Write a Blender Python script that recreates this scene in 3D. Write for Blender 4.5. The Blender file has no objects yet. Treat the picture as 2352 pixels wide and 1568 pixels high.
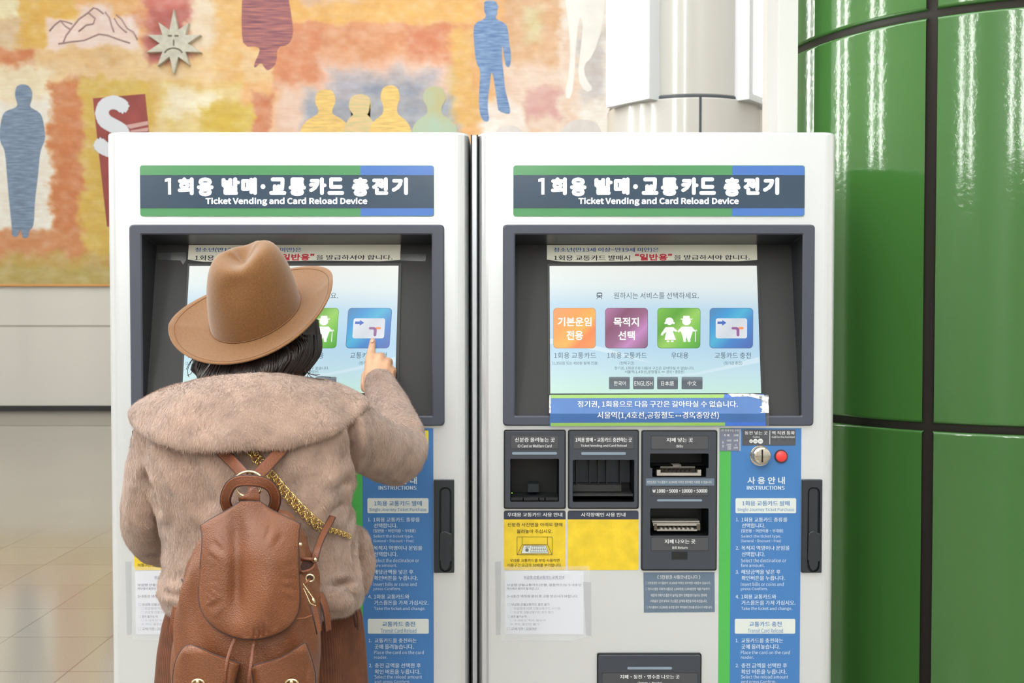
import bpy, bmesh, math, random
import numpy as np
from mathutils import Vector, Matrix
random.seed(7); rng = np.random.default_rng(7)
SC = bpy.context.scene; COL = SC.collection
PI = math.pi
# ------------------------------------------------------------------ camera
W, H, F = 2352, 1568, 2400.0
D, ZC = 2.4, 1.45
PITCH = math.atan(64 / F)
cd = bpy.data.cameras.new('camera'); cam = bpy.data.objects.new('camera', cd); COL.objects.link(cam)
cam.location = (0, -D, ZC); cam.rotation_euler = (PI/2 - PITCH, 0, 0)
cd.sensor_width = 36; cd.lens = 36 * F / W; cd.clip_end = 100; cd.clip_start = .05
cd.dof.use_dof = True; cd.dof.focus_distance = 2.12; cd.dof.aperture_fstop = 10
SC.camera = cam
SC.view_settings.view_transform = 'Standard'; SC.view_settings.look = 'None'
SC.view_settings.gamma = 1; SC.view_settings.use_curve_mapping = False
SC.view_settings.exposure = 0.0
# ------------------------------------------------------------------ light
world = bpy.data.worlds.new('world'); SC.world = world; world.use_nodes = True
world.node_tree.nodes['Background'].inputs[0].default_value = (1, 1, 1, 1)
world.node_tree.nodes['Background'].inputs[1].default_value = .3
CEIL = 10.5
def area(name, x, y, z, sx, sy, power, rot=(0, 0, 0), col=(1, .985, .96)):
    l = bpy.data.lights.new(name, 'AREA'); l.shape = 'RECTANGLE'; l.size = sx; l.size_y = sy
    l.energy = power; l.color = col
    o = bpy.data.objects.new(name, l); o.location = (x, y, z); o.rotation_euler = rot; COL.objects.link(o)
    return o
LIGHTS = [(-8, -.6, 5.9, 19), (-1.8, -.6, 5.9, 19), (4.4, -.6, 5.9, 19)]     # luminous ceiling of the hall
for lx, ly, sx, sy in LIGHTS:
    area('ceiling_lamp', lx, ly, CEIL - .09, sx, sy, 740, col=(.93, .972, 1))

# ------------------------------------------------------------------ materials
def lin(c):
    c = c / 255
    return c / 12.92 if c <= .04045 else ((c + .055) / 1.055) ** 2.4
def rgb(c): return (lin(c[0]), lin(c[1]), lin(c[2]), 1)
MATS = {}
def mat(name, c, rough=.5, metal=0, spec=.5, coat=0, emit=0, noise=None, bump=None, sheen=0, var=None, alpha=1):
    """noise=(scale, strength of colour change), bump=(scale, distance, kind, stretch)"""
    if name in MATS: return MATS[name]
    m = bpy.data.materials.new(name); m.use_nodes = True
    nt = m.node_tree; b = nt.nodes['Principled BSDF']
    b.inputs['Base Color'].default_value = rgb(c); b.inputs['Roughness'].default_value = rough
    b.inputs['Metallic'].default_value = metal; b.inputs['Specular IOR Level'].default_value = spec
    b.inputs['Coat Weight'].default_value = coat; b.inputs['Coat Roughness'].default_value = .08
    b.inputs['Sheen Weight'].default_value = sheen; b.inputs['Alpha'].default_value = alpha
    if emit:
        b.inputs['Emission Color'].default_value = rgb(c); b.inputs['Emission Strength'].default_value = emit
    tc = None
    def coords(stretch=(1, 1, 1)):
        nonlocal tc
        if tc is None: tc = nt.nodes.new('ShaderNodeTexCoord')
        mp = nt.nodes.new('ShaderNodeMapping'); mp.inputs['Scale'].default_value = stretch
        nt.links.new(tc.outputs['Object'], mp.inputs[0]); return mp.outputs[0]
    if noise:
        t = nt.nodes.new('ShaderNodeTexNoise'); t.inputs['Scale'].default_value = noise[0]; t.inputs['Detail'].default_value = 5
        nt.links.new(coords(noise[2] if len(noise) > 2 else (1, 1, 1)), t.inputs['Vector'])
        r = nt.nodes.new('ShaderNodeValToRGB'); k = noise[1]
        r.color_ramp.elements[0].position = .3; r.color_ramp.elements[1].position = .7
        r.color_ramp.elements[0].color = rgb([max(0, v * (1 - k)) for v in c])
        r.color_ramp.elements[1].color = rgb(var if var else [min(255, v * (1 + k)) for v in c])
        nt.links.new(t.outputs[0], r.inputs[0]); nt.links.new(r.outputs[0], b.inputs['Base Color'])
        if emit: nt.links.new(r.outputs[0], b.inputs['Emission Color'])
    if bump:
        kind = bump[2] if len(bump) > 2 else 'noise'
        if kind == 'voronoi':
            t = nt.nodes.new('ShaderNodeTexVoronoi')
        else:
            t = nt.nodes.new('ShaderNodeTexNoise'); t.inputs['Detail'].default_value = 3
        t.inputs['Scale'].default_value = bump[0]
        nt.links.new(coords(bump[3] if len(bump) > 3 else (1, 1, 1)), t.inputs['Vector'])
        bp = nt.nodes.new('ShaderNodeBump'); bp.inputs['Distance'].default_value = bump[1]
        bp.inputs['Strength'].default_value = 1
        nt.links.new(t.outputs[0], bp.inputs['Height']); nt.links.new(bp.outputs[0], b.inputs['Normal'])
    MATS[name] = m; return m

# ------------------------------------------------------------------ pixel <-> place helpers
def ray(px, py):
    u = (px - W/2) / F; v = (H/2 - py) / F
    return (u, math.cos(PITCH) + v*math.sin(PITCH), -math.sin(PITCH) + v*math.cos(PITCH))
def at(px, py, Y):
    """the point at depth Y (world y) seen at this pixel of the photograph"""
    r = ray(px, py); t = (Y + D) / r[1]
    return Vector((r[0]*t, Y, ZC + r[2]*t))
def FX(px): return (px - W/2) / F * D / math.cos(PITCH)       # machine front: columns and rows stay square
def FZ(py): return at(W/2, py, 0).z
def front(px, py, off=0): return Vector((FX(px), -off, FZ(py)))
# the display panel inside the machine leans back
PT, PB = (.095, at(W/2, 561, .095).z), (.010, at(W/2, 955, .010).z)
PN = Vector((0, -(PT[1]-PB[1]), (PT[0]-PB[0]))).normalized()   # towards the viewer
def tilt(px, py, off=0):
    """a point of the leaning display panel"""
    k = (PT[0]-PB[0]) / (PT[1]-PB[1]); r = ray(W/2, py)
    # y = PB0 + k (z - PB1)
    t = (PB[0] + D + k*(ZC - PB[1])) / (r[1] - k*r[2])
    z = ZC + r[2]*t; y = -D + r[1]*t
    x = (px - W/2) / F * (D + y)
    return Vector((x, y, z)) + PN*off
# ------------------------------------------------------------------ mesh builder
class G:
    def __init__(s): s.v = []; s.f = []; s.m = []; s.mats = []; s.sm = []
    def mi(s, m):
        if m not in s.mats: s.mats.append(m)
        return s.mats.index(m)
    def add(s, vs, fs, m, smooth=False):
        o = len(s.v); s.v += [tuple(v) for v in vs]; k = s.mi(m)
        for f in fs: s.f.append([i+o for i in f]); s.m.append(k); s.sm.append(smooth)
    def box(s, lo, hi, m):
        x0, y0, z0 = lo; x1, y1, z1 = hi
        s.add([(x0,y0,z0),(x1,y0,z0),(x1,y1,z0),(x0,y1,z0),(x0,y0,z1),(x1,y0,z1),(x1,y1,z1),(x0,y1,z1)],
              [(0,3,2,1),(4,5,6,7),(0,1,5,4),(1,2,6,5),(2,3,7,6),(3,0,4,7)], m)
    def slab(s, poly, mp, o0, o1, m, bev=0):
        """polygon of pixels (px,py) on a plane, thick from o0 to o1 (towards the viewer)"""
        n = len(poly)
        vs = [mp(x, y, o0) for x, y in poly]; fs = []
        if bev:
            cx = sum(p[0] for p in poly)/n; cy = sum(p[1] for p in poly)/n
            vs += [mp(x, y, o1 - bev*.001) for x, y in poly]
            w = max(abs(p[0]-cx) for p in poly); h = max(abs(p[1]-cy) for p in poly)
            vs += [mp(cx + (x-cx)*(1-bev/w), cy + (y-cy)*(1-bev/h), o1) for x, y in poly]
            for k in (0, n): fs += [(k+i, k+(i+1) % n, k+n+(i+1) % n, k+n+i) for i in range(n)]
            fs.append(tuple(range(2*n, 3*n)))
        else:
            vs += [mp(x, y, o1) for x, y in poly]
            fs += [(i, (i+1) % n, n+(i+1) % n, n+i) for i in range(n)]; fs.append(tuple(range(n, 2*n)))
        s.add(vs, fs, m)
    def loft(s, rings, m, cap=True, smooth=True, closed=True):
        n = len(rings[0]); vs = [p for r in rings for p in r]; fs = []
        for j in range(len(rings)-1):
            for i in range(n if closed else n-1):
                a = j*n+i; b = j*n+(i+1) % n
                fs.append((a, b, b+n, a+n))
        if cap and closed:
            fs.append(tuple(reversed(range(n)))); fs.append(tuple(range((len(rings)-1)*n, len(rings)*n)))
        s.add(vs, fs, m, smooth)
    def tube(s, pts, r, m, n=10, cap=True, flat=None, up=None, closed=False):
        """round tube; r number or list; flat=(w,t) gives a strap instead, up = direction across its face"""
        P = [Vector(p) for p in pts]; rings = []; N = len(P)
        ref = Vector(up) if up else None; prev = None
        for i in range(N):
            if closed: t = (P[(i+1) % N] - P[i-1]).normalized()
            else: t = (P[min(i+1, N-1)] - P[max(i-1, 0)]).normalized()
            if ref is not None: a = (ref - t*ref.dot(t)).normalized()
            elif prev is None:
                a = t.orthogonal().normalized()
            else:
                a = (prev - t*prev.dot(t)).normalized()
            prev = a; b = t.cross(a)
            rr = r[i] if isinstance(r, (list, tuple)) else r
            if flat:
                w, th = flat; q = []
                for k in range(n):
                    c, sn = math.cos(2*PI*k/n), math.sin(2*PI*k/n)
                    e = .45
                    q.append(P[i] + a*(th/2)*math.copysign(abs(c)**e, c) + b*(w/2)*math.copysign(abs(sn)**e, sn))
                rings.append(q)
            else:
                rings.append([P[i] + (a*math.cos(2*PI*k/n) + b*math.sin(2*PI*k/n))*rr for k in range(n)])
        if closed: rings.append(rings[0])
        s.loft(rings, m, cap=cap and not closed)
    def ball(s, c, r, m, nu=16, nv=10, rot=None):
        c = Vector(c); r = Vector(r) if not isinstance(r, (int, float)) else Vector((r, r, r)); rings = []
        for j in range(nv+1):
            th = PI*(.02 + .96*j/nv)
            q = [Vector((math.sin(th)*math.cos(2*PI*i/nu)*r.x, math.sin(th)*math.sin(2*PI*i/nu)*r.y, math.cos(th)*r.z)) for i in range(nu)]
            if rot: q = [rot @ p for p in q]
            rings.append([c+p for p in q])
        s.loft(rings, m)
    def disc(s, c, r0, r1, y0, y1, m, n=28, smooth=False):
        """short cylinder along y; y1 is nearer the viewer"""
        a = [(c[0]+r0*math.cos(2*PI*i/n), y0, c[1]+r0*math.sin(2*PI*i/n)) for i in range(n)]
        b = [(c[0]+r1*math.cos(2*PI*i/n), y1, c[1]+r1*math.sin(2*PI*i/n)) for i in range(n)]
        s.loft([a, b], m, smooth=smooth)
    def build(s, name, parent=None, recalc=True, org=None):
        me = bpy.data.meshes.new(name)
        o = Vector((0, 0, 0))
        p = parent
        while p is not None: o = o + p.location; p = p.parent
        if org is not None: o = o + Vector(org)
        V = np.array(s.v, dtype=float) - np.array(o)
        me.from_pydata(V.tolist(), [], s.f)
        for m in s.mats: me.materials.append(m)
        me.polygons.foreach_set('material_index', s.m); me.polygons.foreach_set('use_smooth', s.sm)
        if recalc:
            bm = bmesh.new(); bm.from_mesh(me); bmesh.ops.recalc_face_normals(bm, faces=bm.faces); bm.to_mesh(me); bm.free()
        me.update()
        ob = bpy.data.objects.new(name, me); COL.objects.link(ob)
        if parent is not None: ob.parent = parent
        if org is not None: ob.location = org
        return ob
def baked(ob, drop=True):
    """evaluated copy of an object's mesh with its modifiers applied"""
    dg = bpy.context.evaluated_depsgraph_get()
    me = bpy.data.meshes.new_from_object(ob.evaluated_get(dg))
    return me
def apply_mods(ob):
    me = baked(ob); old = ob.data; ob.modifiers.clear(); ob.data = me; bpy.data.meshes.remove(old); return ob
def rrect(x0, y0, x1, y1, r, n=5):
    p = []
    for cx, cy, a in ((x1-r, y1-r, 0), (x0+r, y1-r, 90), (x0+r, y0+r, 180), (x1-r, y0+r, 270)):
        for k in range(n+1):
            t = math.radians(a + 90*k/n); p.append((cx + r*math.cos(t), cy + r*math.sin(t)))
    return p
# lettering: the upright sans that ships with Blender, its CJK fallback supplies the Korean
try: SANS = bpy.data.fonts.load(bpy.utils.system_resource('DATAFILES', path='fonts') + '/Noto Sans CJK Regular.woff2')
except Exception: SANS = None
TC = {}
def glyphs(s, bold):
    k = (s, bold)
    if k not in TC:
        c = bpy.data.curves.new('t', 'FONT'); c.body = s; c.offset = bold;
        if SANS: c.font = SANS
        c.resolution_u = 3; c.fill_mode = 'FRONT'
        o = bpy.data.objects.new('t', c); COL.objects.link(o)
        me = baked(o)
        v = np.array([x.co[:2] for x in me.vertices]); f = [tuple(p.vertices) for p in me.polygons]
        bpy.data.objects.remove(o); bpy.data.curves.remove(c); bpy.data.meshes.remove(me)
        lo, hi = v.min(0), v.max(0)
        TC[k] = ((v-lo)/np.maximum(hi-lo, 1e-6), f)
    return TC[k]
def text(g, s, x0, y0, x1, y1, m, mp=front, off=.001, bold=0.0):
    """glyphs fitted to a pixel box; bold strokes are thickened by overlaid shifted copies"""
    v, f = glyphs(s, 0); d = bold*(y1-y0)*2.2
    sh = [(0, 0)] if d < .05 else [(-d, 0), (d, 0)] if d < .5 else [(d*math.cos(2*PI*k/8), d*math.sin(2*PI*k/8)) for k in range(8)]+[(0, 0)]
    for i, (ex, ey) in enumerate(sh):
        g.add([mp(x0+d + p*(x1-x0-2*d) + ex, y1-d - q*(y1-y0-2*d) + ey, off+i*.00002) for p, q in v], f, m)
def tag(o, label=None, cat=None, group=None, kind=None):
    if label: o['label'] = label
    if cat: o['category'] = cat
    if group: o['group'] = group
    if kind: o['kind'] = kind
    return o
def empty(name, loc, label, cat, group=None):
    o = bpy.data.objects.new(name, None); o.empty_display_size = .1; o.location = loc; COL.objects.link(o)
    return tag(o, label, cat, group)
def struct(g, name, **k): return tag(g.build(name, **k), kind='structure')
# value noise for paint, cloth folds
def vnoise(x, y, seed=0):
    x = np.asarray(x, float); y = np.asarray(y, float)
    xi = np.floor(x).astype(np.int64); yi = np.floor(y).astype(np.int64); fx = x-xi; fy = y-yi
    fx = fx*fx*(3-2*fx); fy = fy*fy*(3-2*fy)
    def h(a, b):
        n = (a*374761393 + b*668265263 + seed*982451653) & 0xffffffff
        n = ((n ^ (n >> 13))*1274126177) & 0xffffffff
        return ((n ^ (n >> 16)) & 0xffff)/65535.0
    return (h(xi, yi)*(1-fx)+h(xi+1, yi)*fx)*(1-fy) + (h(xi, yi+1)*(1-fx)+h(xi+1, yi+1)*fx)*fy
def fbm(x, y, seed=0, o=4):
    s = 0; a = .5
    for k in range(o): s = s + a*vnoise(x*2**k, y*2**k, seed+k); a *= .5
    return s/(1-.5**o)
# ================================================================== the hall
YB, YF, XL, XR = 13.1, -11.0, -13.0, 10.0
white_wall = mat('white_wall', (222, 218, 210), .35)
def floor_material():
    m = mat('granite_floor', (196, 188, 172), .11, spec=.7)
    nt = m.node_tree; b = nt.nodes['Principled BSDF']
    tc = nt.nodes.new('ShaderNodeTexCoord')
    br = nt.nodes.new('ShaderNodeTexBrick'); br.offset = 0
    br.inputs['Scale'].default_value = 1; br.inputs['Brick Width'].default_value = .45; br.inputs['Row Height'].default_value = .45
    br.inputs['Mortar Size'].default_value = .0035; br.inputs['Mortar Smooth'].default_value = .1
    br.inputs['Color1'].default_value = rgb((132, 126, 114)); br.inputs['Color2'].default_value = rgb((126, 119, 107))
    br.inputs['Mortar'].default_value = rgb((104, 94, 84))
    nt.links.new(tc.outputs['Object'], br.inputs['Vector'])
    ns = nt.nodes.new('ShaderNodeTexNoise'); ns.inputs['Scale'].default_value = 260; ns.inputs['Detail'].default_value = 3
    nt.links.new(tc.outputs['Object'], ns.inputs['Vector'])
    mx = nt.nodes.new('ShaderNodeMix'); mx.data_type = 'RGBA'; mx.blend_type = 'OVERLAY'; mx.inputs[0].default_value = .45
    nt.links.new(br.outputs[0], mx.inputs[6]); nt.links.new(ns.outputs[0], mx.inputs[7]); nt.links.new(mx.outputs[2], b.inputs['Base Color'])
    return m
g = G(); g.box((XL, YF, -.1), (XR, YB, 0), floor_material()); struct(g, 'floor')
g = G(); g.box((XL, YF, CEIL), (XR, YB, CEIL+.1), mat('ceiling_white', (240, 240, 238), .6)); struct(g, 'ceiling')
g = G(); g.box((XL, YB, 0), (XR, YB+.15, CEIL), white_wall)
joint = mat('wall_joint', (176, 168, 158), .6)
for py in (748,):
    z = at(100, py, YB).z; g.box((XL, YB-.004, z-.012), (XR, YB, z+.012), joint)
struct(g, 'wall_back')
g = G(); g.box((XL, YF-.15, 0), (XR, YF, CEIL), mat('entry_wall', (236, 236, 234), .5)); struct(g, 'wall_front')
g = G(); g.box((XL-.15, YF, 0), (XL, YB, CEIL), white_wall); struct(g, 'wall_left')
g = G(); g.box((XR, YF, 0), (XR+.15, YB, CEIL), white_wall); struct(g, 'wall_right')
g = G(); g.box((XL, YB-.03, 0), (XR, YB, at(100, 931, YB).z), mat('black_skirting', (52, 52, 54), .4)); struct(g, 'baseboard_back')
g = G(); g.box((XL, YB-2.0, 0), (XR, YB-.03, .004), mat('dark_floor_border', (132, 126, 116), .25)); struct(g, 'trim_1')
# ceiling fittings (they carry the lamps above the hall)
lampm = mat('lamp_housing', (225, 225, 225), .4)
for lx, ly, sx, sy in LIGHTS:
    g = G(); w, h = sx/2+.03, sy/2+.03
    for e in (-1, 1): g.box((lx+e*w-.02, ly-h-.02, CEIL-.1), (lx+e*w+.02, ly+h+.02, CEIL-.001), lampm)
    for e in (-1, 1): g.box((lx-w, ly+e*h-.02, CEIL-.1), (lx+w, ly+e*h+.02, CEIL-.001), lampm)
    o = tag(g.build('ceiling_light'), 'long luminous ceiling panel housing above the hall, out of the photo', 'ceiling light', 'luminous panels on the hall ceiling')
# ------------------------------------------------------------------ mural
BL = [(-500,-300,1800,900,(227,164,98),5),(0,0,56,45,(236,226,182),5),(-200,45,60,130,(212,180,138),8),(56,-60,180,110,(220,168,66),14),
(60,110,660,190,(227,187,130),10),(200,120,300,150,(214,170,110),14),(112,40,325,112,(234,206,198),9),(180,14,262,60,(234,206,198),12),(330,-60,480,60,(205,105,98),22),(345,20,440,140,(176,80,78),18),(440,-40,515,110,(228,205,176),16),
(500,-20,560,190,(224,172,98),16),(-100,110,85,160,(206,112,62),9),(-100,150,125,260,(237,222,188),16),(-100,230,122,530,(236,233,226),14),
(122,185,215,670,(196,106,56),12),(190,185,360,620,(208,170,66),13),(560,-20,640,60,(224,160,90),8),(360,190,560,320,(221,192,112),16),(385,205,505,262,(238,224,188),16),
(470,240,585,320,(206,172,52),14),(584,215,627,330,(196,104,64),8),(-100,525,200,606,(200,122,72),16),(-100,585,300,640,(184,148,70),16),(-100,612,300,660,(172,150,72),8),
(626,52,1092,210,(212,134,90),7),(640,60,740,200,(206,120,80),18),(660,-60,1095,50,(228,170,88),7),(700,-60,820,8,(214,170,140),14),(632,200,760,320,(224,186,168),26),(735,140,1060,215,(224,186,172),26),
(700,215,1060,320,(136,146,168),26),(760,165,1000,230,(158,156,172),24),(830,195,960,225,(120,134,164),14),(1030,150,1070,260,(206,178,110),20),(1040,60,1092,290,(220,166,84),16),(940,60,1020,130,(204,110,74),20),
(1160,-60,1300,160,(214,166,124),16),(1200,20,1240,90,(208,190,140),14),(1150,150,1300,310,(228,200,184),20),(1215,205,1285,275,(206,150,148),18),(1290,-60,1420,320,(236,231,226),16),(1330,70,1385,230,(190,186,190),18),(1100,238,1205,320,(235,224,218),14),
(1295,80,1325,300,(226,196,176),14)]
def mural():
    root = empty('mural', at(560, 660, YB-.05), 'large orange and yellow painted mural on the wall behind the machines', 'mural')
    x0, x1, y0, y1 = -330, 1560, -70, 657
    nx, ny = 620, 240
    X, Y = np.meshgrid(np.linspace(x0, x1, nx), np.linspace(y0, y1, ny))
    wx = (fbm(X/38, Y/30, 3)-.5)*44 + (fbm(X/9, Y/6, 9)-.5)*14; wy = (fbm(X/34, Y/34, 17)-.5)*40 + (fbm(X/9, Y/6, 23)-.5)*12
    C = np.zeros(X.shape+(3,))
    for a, b, c, d, col, sft in BL:
        qx, qy = X+wx*min(1, sft/12), Y+wy*min(1, sft/12)
        sd = np.minimum(np.minimum(qx-a, c-qx), np.minimum(qy-b, d-qy))
        k = np.clip(.5+sd/(1.3*sft), 0, 1)[..., None]
        C = C*(1-k) + np.array(col)*k
    st = (fbm(X/30, Y/2.6, 31)-.5)*.14 + (fbm(X/16, Y/14, 41)-.5)*.16 + (fbm(X/60, Y/50, 45)-.5)*.12
    C = np.clip(C*(1+st[..., None]*np.array((.5, .9, 1.25))), 0, 255)
    C = C + (fbm(X/22, Y/16, 55)-.35).clip(0, 1)[..., None]*(250-C)*.5
    band = (Y > 652)[..., None]; C = np.where(band, np.array((222, 150, 70)), C)
    C = C*.80+np.array((240, 218, 190))*.20
    C = C/255; L = np.where(C <= .04045, C/12.92, ((C+.055)/1.055)**2.4)
    o = root.location
    P0 = at(W/2, y0, YB-.05).z; P1 = at(W/2, y1, YB-.05).z
    XX = (X-W/2)/F*(YB-.05+D); ZZ = np.array([at(W/2, y, YB-.05).z for y in np.linspace(y0, y1, ny)])[:, None]+0*X
    V = np.stack([XX-o.x, 0*X, ZZ-o.z], -1).reshape(-1, 3)
    i = np.arange(nx*ny).reshape(ny, nx)
    Fq = np.stack([i[:-1, :-1], i[1:, :-1], i[1:, 1:], i[:-1, 1:]], -1).reshape(-1, 4)
    me = bpy.data.meshes.new('painting')
    me.vertices.add(len(V)); me.vertices.foreach_set('co', V.ravel())
    me.loops.add(Fq.size); me.loops.foreach_set('vertex_index', Fq.ravel().astype(np.int32))
    me.polygons.add(len(Fq)); me.polygons.foreach_set('loop_start', np.arange(0, Fq.size, 4, dtype=np.int32))
    me.update(); me.validate()
    at_ = me.attributes.new('paint', 'FLOAT_COLOR', 'POINT')
    at_.data.foreach_set('color', np.concatenate([L.reshape(-1, 3), np.ones((nx*ny, 1))], 1).astype(np.float32).ravel())
    m = mat('mural_paint', (220, 160, 100), .7); nt = m.node_tree
    a = nt.nodes.new('ShaderNodeAttribute'); a.attribute_name = 'paint'
    nt.links.new(a.outputs['Color'], nt.nodes['Principled BSDF'].inputs['Base Color'])
    me.materials.append(m)
    ob = bpy.data.objects.new('painting', me); COL.objects.link(ob); ob.parent = root
    # edge board behind it
    g = G(); g.box((XX[0, 0], YB-.045, P1), (XX[0, -1], YB-.001, P0), mat('mural_board', (205, 150, 80), .7)); g.build('backing_board', root)
    def mp(x, y, off): return at(x, y, YB-.05) + Vector((0, -off, 0))
    def fig(name, poly, m, off=.006, label=None):
        g = G(); g.slab(poly, mp, 0, off, m); o = g.build(name, root)
        if label: o['label'] = label
        return g
    streak = (1, 1, 9)
    def smooth(poly, n=2):
        for _ in range(n):
            q = []
            for k in range(len(poly)):
                (ax, ay), (bx, by) = poly[k], poly[(k+1) % len(poly)]
                q += [(ax*.75+bx*.25, ay*.75+by*.25), (ax*.25+bx*.75, ay*.25+by*.75)]
            poly = q
        return poly
    grey = mat('slate_blue_paint', (128, 146, 170), .7, noise=(5, .16, streak)); blue = mat('cobalt_paint', (100, 138, 200), .7, noise=(5, .16, streak), var=(150, 178, 214))
    fig('painted_figure', smooth([(35,208),(40,196),(55,193),(68,198),(75,212),(73,230),(69,240),(70,247),(85,254),(97,265),(103,300),(104,322),(92,345),(88,400),(80,460),(78,520),(66,530),(66,545),(52,548),(49,528),(45,528),(40,545),(27,542),(28,525),(22,470),(16,400),(12,345),(2,330),(-2,310),(4,270),(12,255),(38,247),(41,238),(35,225)]), grey, label='slate blue standing figure at the left')
    k = 2.8
    p = [(1545,40),(1545,15),(1560,3),(1620,5),(1630,30),(1640,48),(1628,65),(1632,90),(1622,105),(1625,125),(1680,150),(1698,180),(1706,270),(1720,360),(1712,430),(1690,432),(1678,400),(1662,270),(1658,370),(1672,480),(1680,580),(1700,650),(1716,720),(1700,735),(1640,715),(1632,690),(1622,600),(1600,470),(1590,470),(1580,560),(1568,650),(1570,720),(1580,770),(1560,785),(1530,770),(1510,690),(1515,560),(1522,450),(1495,410),(1482,300),(1475,190),(1490,145),(1550,122),(1558,95),(1545,75)]
    fig('painted_figure', smooth([(560+x/k, y/k) for x, y in p], 1), blue, label='bright blue walking figure')
    yl = mat('yellow_paint', (233, 196, 122), .7, noise=(4, .1, streak)); pl = mat('pale_green_paint', (222, 214, 160), .7, noise=(4, .1, streak), var=(236, 200, 150)); aq = mat('aqua_paint', (214, 190, 120), .7, noise=(1.6, .06), var=(176, 206, 190))
    for bi, (c, hy, hw, hh, sw, m) in enumerate(((524, 645, 64, 70, 165, yl), (748, 680, 72, 74, 110, pl), (942, 622, 60, 72, 140, yl), (1226, 630, 72, 74, 150, aq))):
        q = [(c-sw, 900), (c-sw*.95, 820), (c-sw*.7, 770), (c-45, 735), (c-44, hy+58), (c-hw, hy+20), (c-hw*1.02, hy-15), (c-hw*.8, hy-hh*.8), (c-15, hy-hh), (c+20, hy-hh), (c+hw*.8, hy-hh*.8), (c+hw*1.02, hy-15), (c+hw, hy+20), (c+44, hy+58), (c+45, 735), (c+sw*.7, 770), (c+sw*.95, 820), (c+sw, 900)]
        fig('painted_bust', smooth([(560+x/k, y/k) for x, y in q], 2), m, .005+.0015*bi)
    q = [(-10,-60),(290,-60),(290,10),(300,60),(318,190),(310,250),(280,290),(215,300),(210,400),(180,440),(150,455),(130,430),(110,400),(70,440),(65,415),(105,330),(95,300),(0,300),(-15,200)]
    fig('painted_hand', smooth([(560+x/k, y/k) for x, y in q], 1), mat('violet_paint', (142, 92, 130), .7, noise=(4.5, .25, (.6, 1, 12)), var=(206, 136, 122)), label='violet hand pointing down')
    fig('painted_panel', [(213.6,226),(333.5,215.7),(342,300),(356,520),(246,520)], mat('dark_red_paint', (158, 80, 76), .7, noise=(3, .08)), label='dark red panel')
    g = G(); text(g, 'S', 214, 219, 302, 362, mat('white_paint', (228, 230, 238), .7), mp, .012, .03); g.build('painted_letter', root)['label'] = 'white letter on the red panel'
    g = G(); g.slab([(287,288),(341,278),(341,287),(300,296)], mp, 0, .011, mat('pink_paint', (214, 170, 164), .7)); g.slab([(300,300),(341,293),(341,302),(300,304)], mp, 0, .0115, MATS['pink_paint']); g.build('painted_stroke', root)
    # pale legs and stones at the right end
    wp = mat('chalk_paint', (240, 237, 232), .7, noise=(3, .03))
    fig('painted_legs', smooth([(1293,-40),(1392,-40),(1385,60),(1362,130),(1340,150),(1345,180),(1364,205),(1345,214),(1326,180),(1334,110),(1340,50),(1330,36),(1322,110),(1320,170),(1312,228),(1296,224),(1310,150),(1308,70)], 1), wp)
    st = mat('pale_stone_paint', (220, 212, 208), .7, noise=(3, .05))
    fig('painted_stone', smooth([(1136,330),(1138,300),(1155,288),(1185,288),(1200,302),(1204,330)]), st); fig('painted_stone', smooth([(1290,330),(1292,295),(1310,276),(1350,274),(1376,284),(1388,330)]), st)
    # sun shaped relief
    pts = []; c = (403.5, 103); R1 = [78, 58, 64, 66, 60, 70, 64, 66, 64, 60]
    for i in range(20):
        a = -PI/2 + PI*i/10; r = R1[i//2] if i % 2 == 0 else 32
        pts.append((c[0]+r*math.cos(a), c[1]+r*math.sin(a)))
    stone = mat('relief_stone', (206, 202, 186), .75, noise=(14, .05))
    g = G(); g.slab(pts, mp, .0, .09, stone, bev=1.5); sun = g.build('sun_relief', root); sun['label'] = 'pale ten-pointed sun face in relief'
    dk = mat('relief_line', (120, 114, 98), .8); g = G()
    for ex in (395, 410): g.slab(rrect(ex-5, 84, ex+5, 88, 2), mp, .088, .095, dk)
    g.slab(rrect(402, 95, 405, 109, 1), mp, .088, .095, dk)
    g.tube([mp(403+20*math.cos(t), 127+13*math.sin(t), .09) for t in np.linspace(PI*1.05, PI*1.95, 14)], .011, dk, n=6); g.build('face', sun)
    ln = mat('charcoal_line', (186, 158, 156), .8); kk = 4.752
    g = G()
    for pl_ in ([(640,480),(690,470),(720,390),(790,300),(860,210),(960,140),(1020,85),(1070,100),(1130,150)], [(540,340),(600,270),(660,225),(720,235),(790,262)], [(670,235),(720,290),(770,320)], [(860,345),(940,275),(1020,260),(1040,200),(970,140)], [(1150,130),(1200,200),(1220,280),(1245,350)], [(1250,200),(1290,270),(1340,320),(1385,355)], [(1270,160),(1330,210),(1390,310),(1460,350),(1500,430)], [(640,478),(780,455),(920,440),(1080,372),(1180,385),(1300,430),(1420,470)]):
        g.tube([mp(x/kk, y/kk, .006) for x, y in pl_], .011, ln, n=6)
    g.build('painted_mountain', root)['label'] = 'thin grey mountain outline on a pink ground'
mural()
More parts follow.
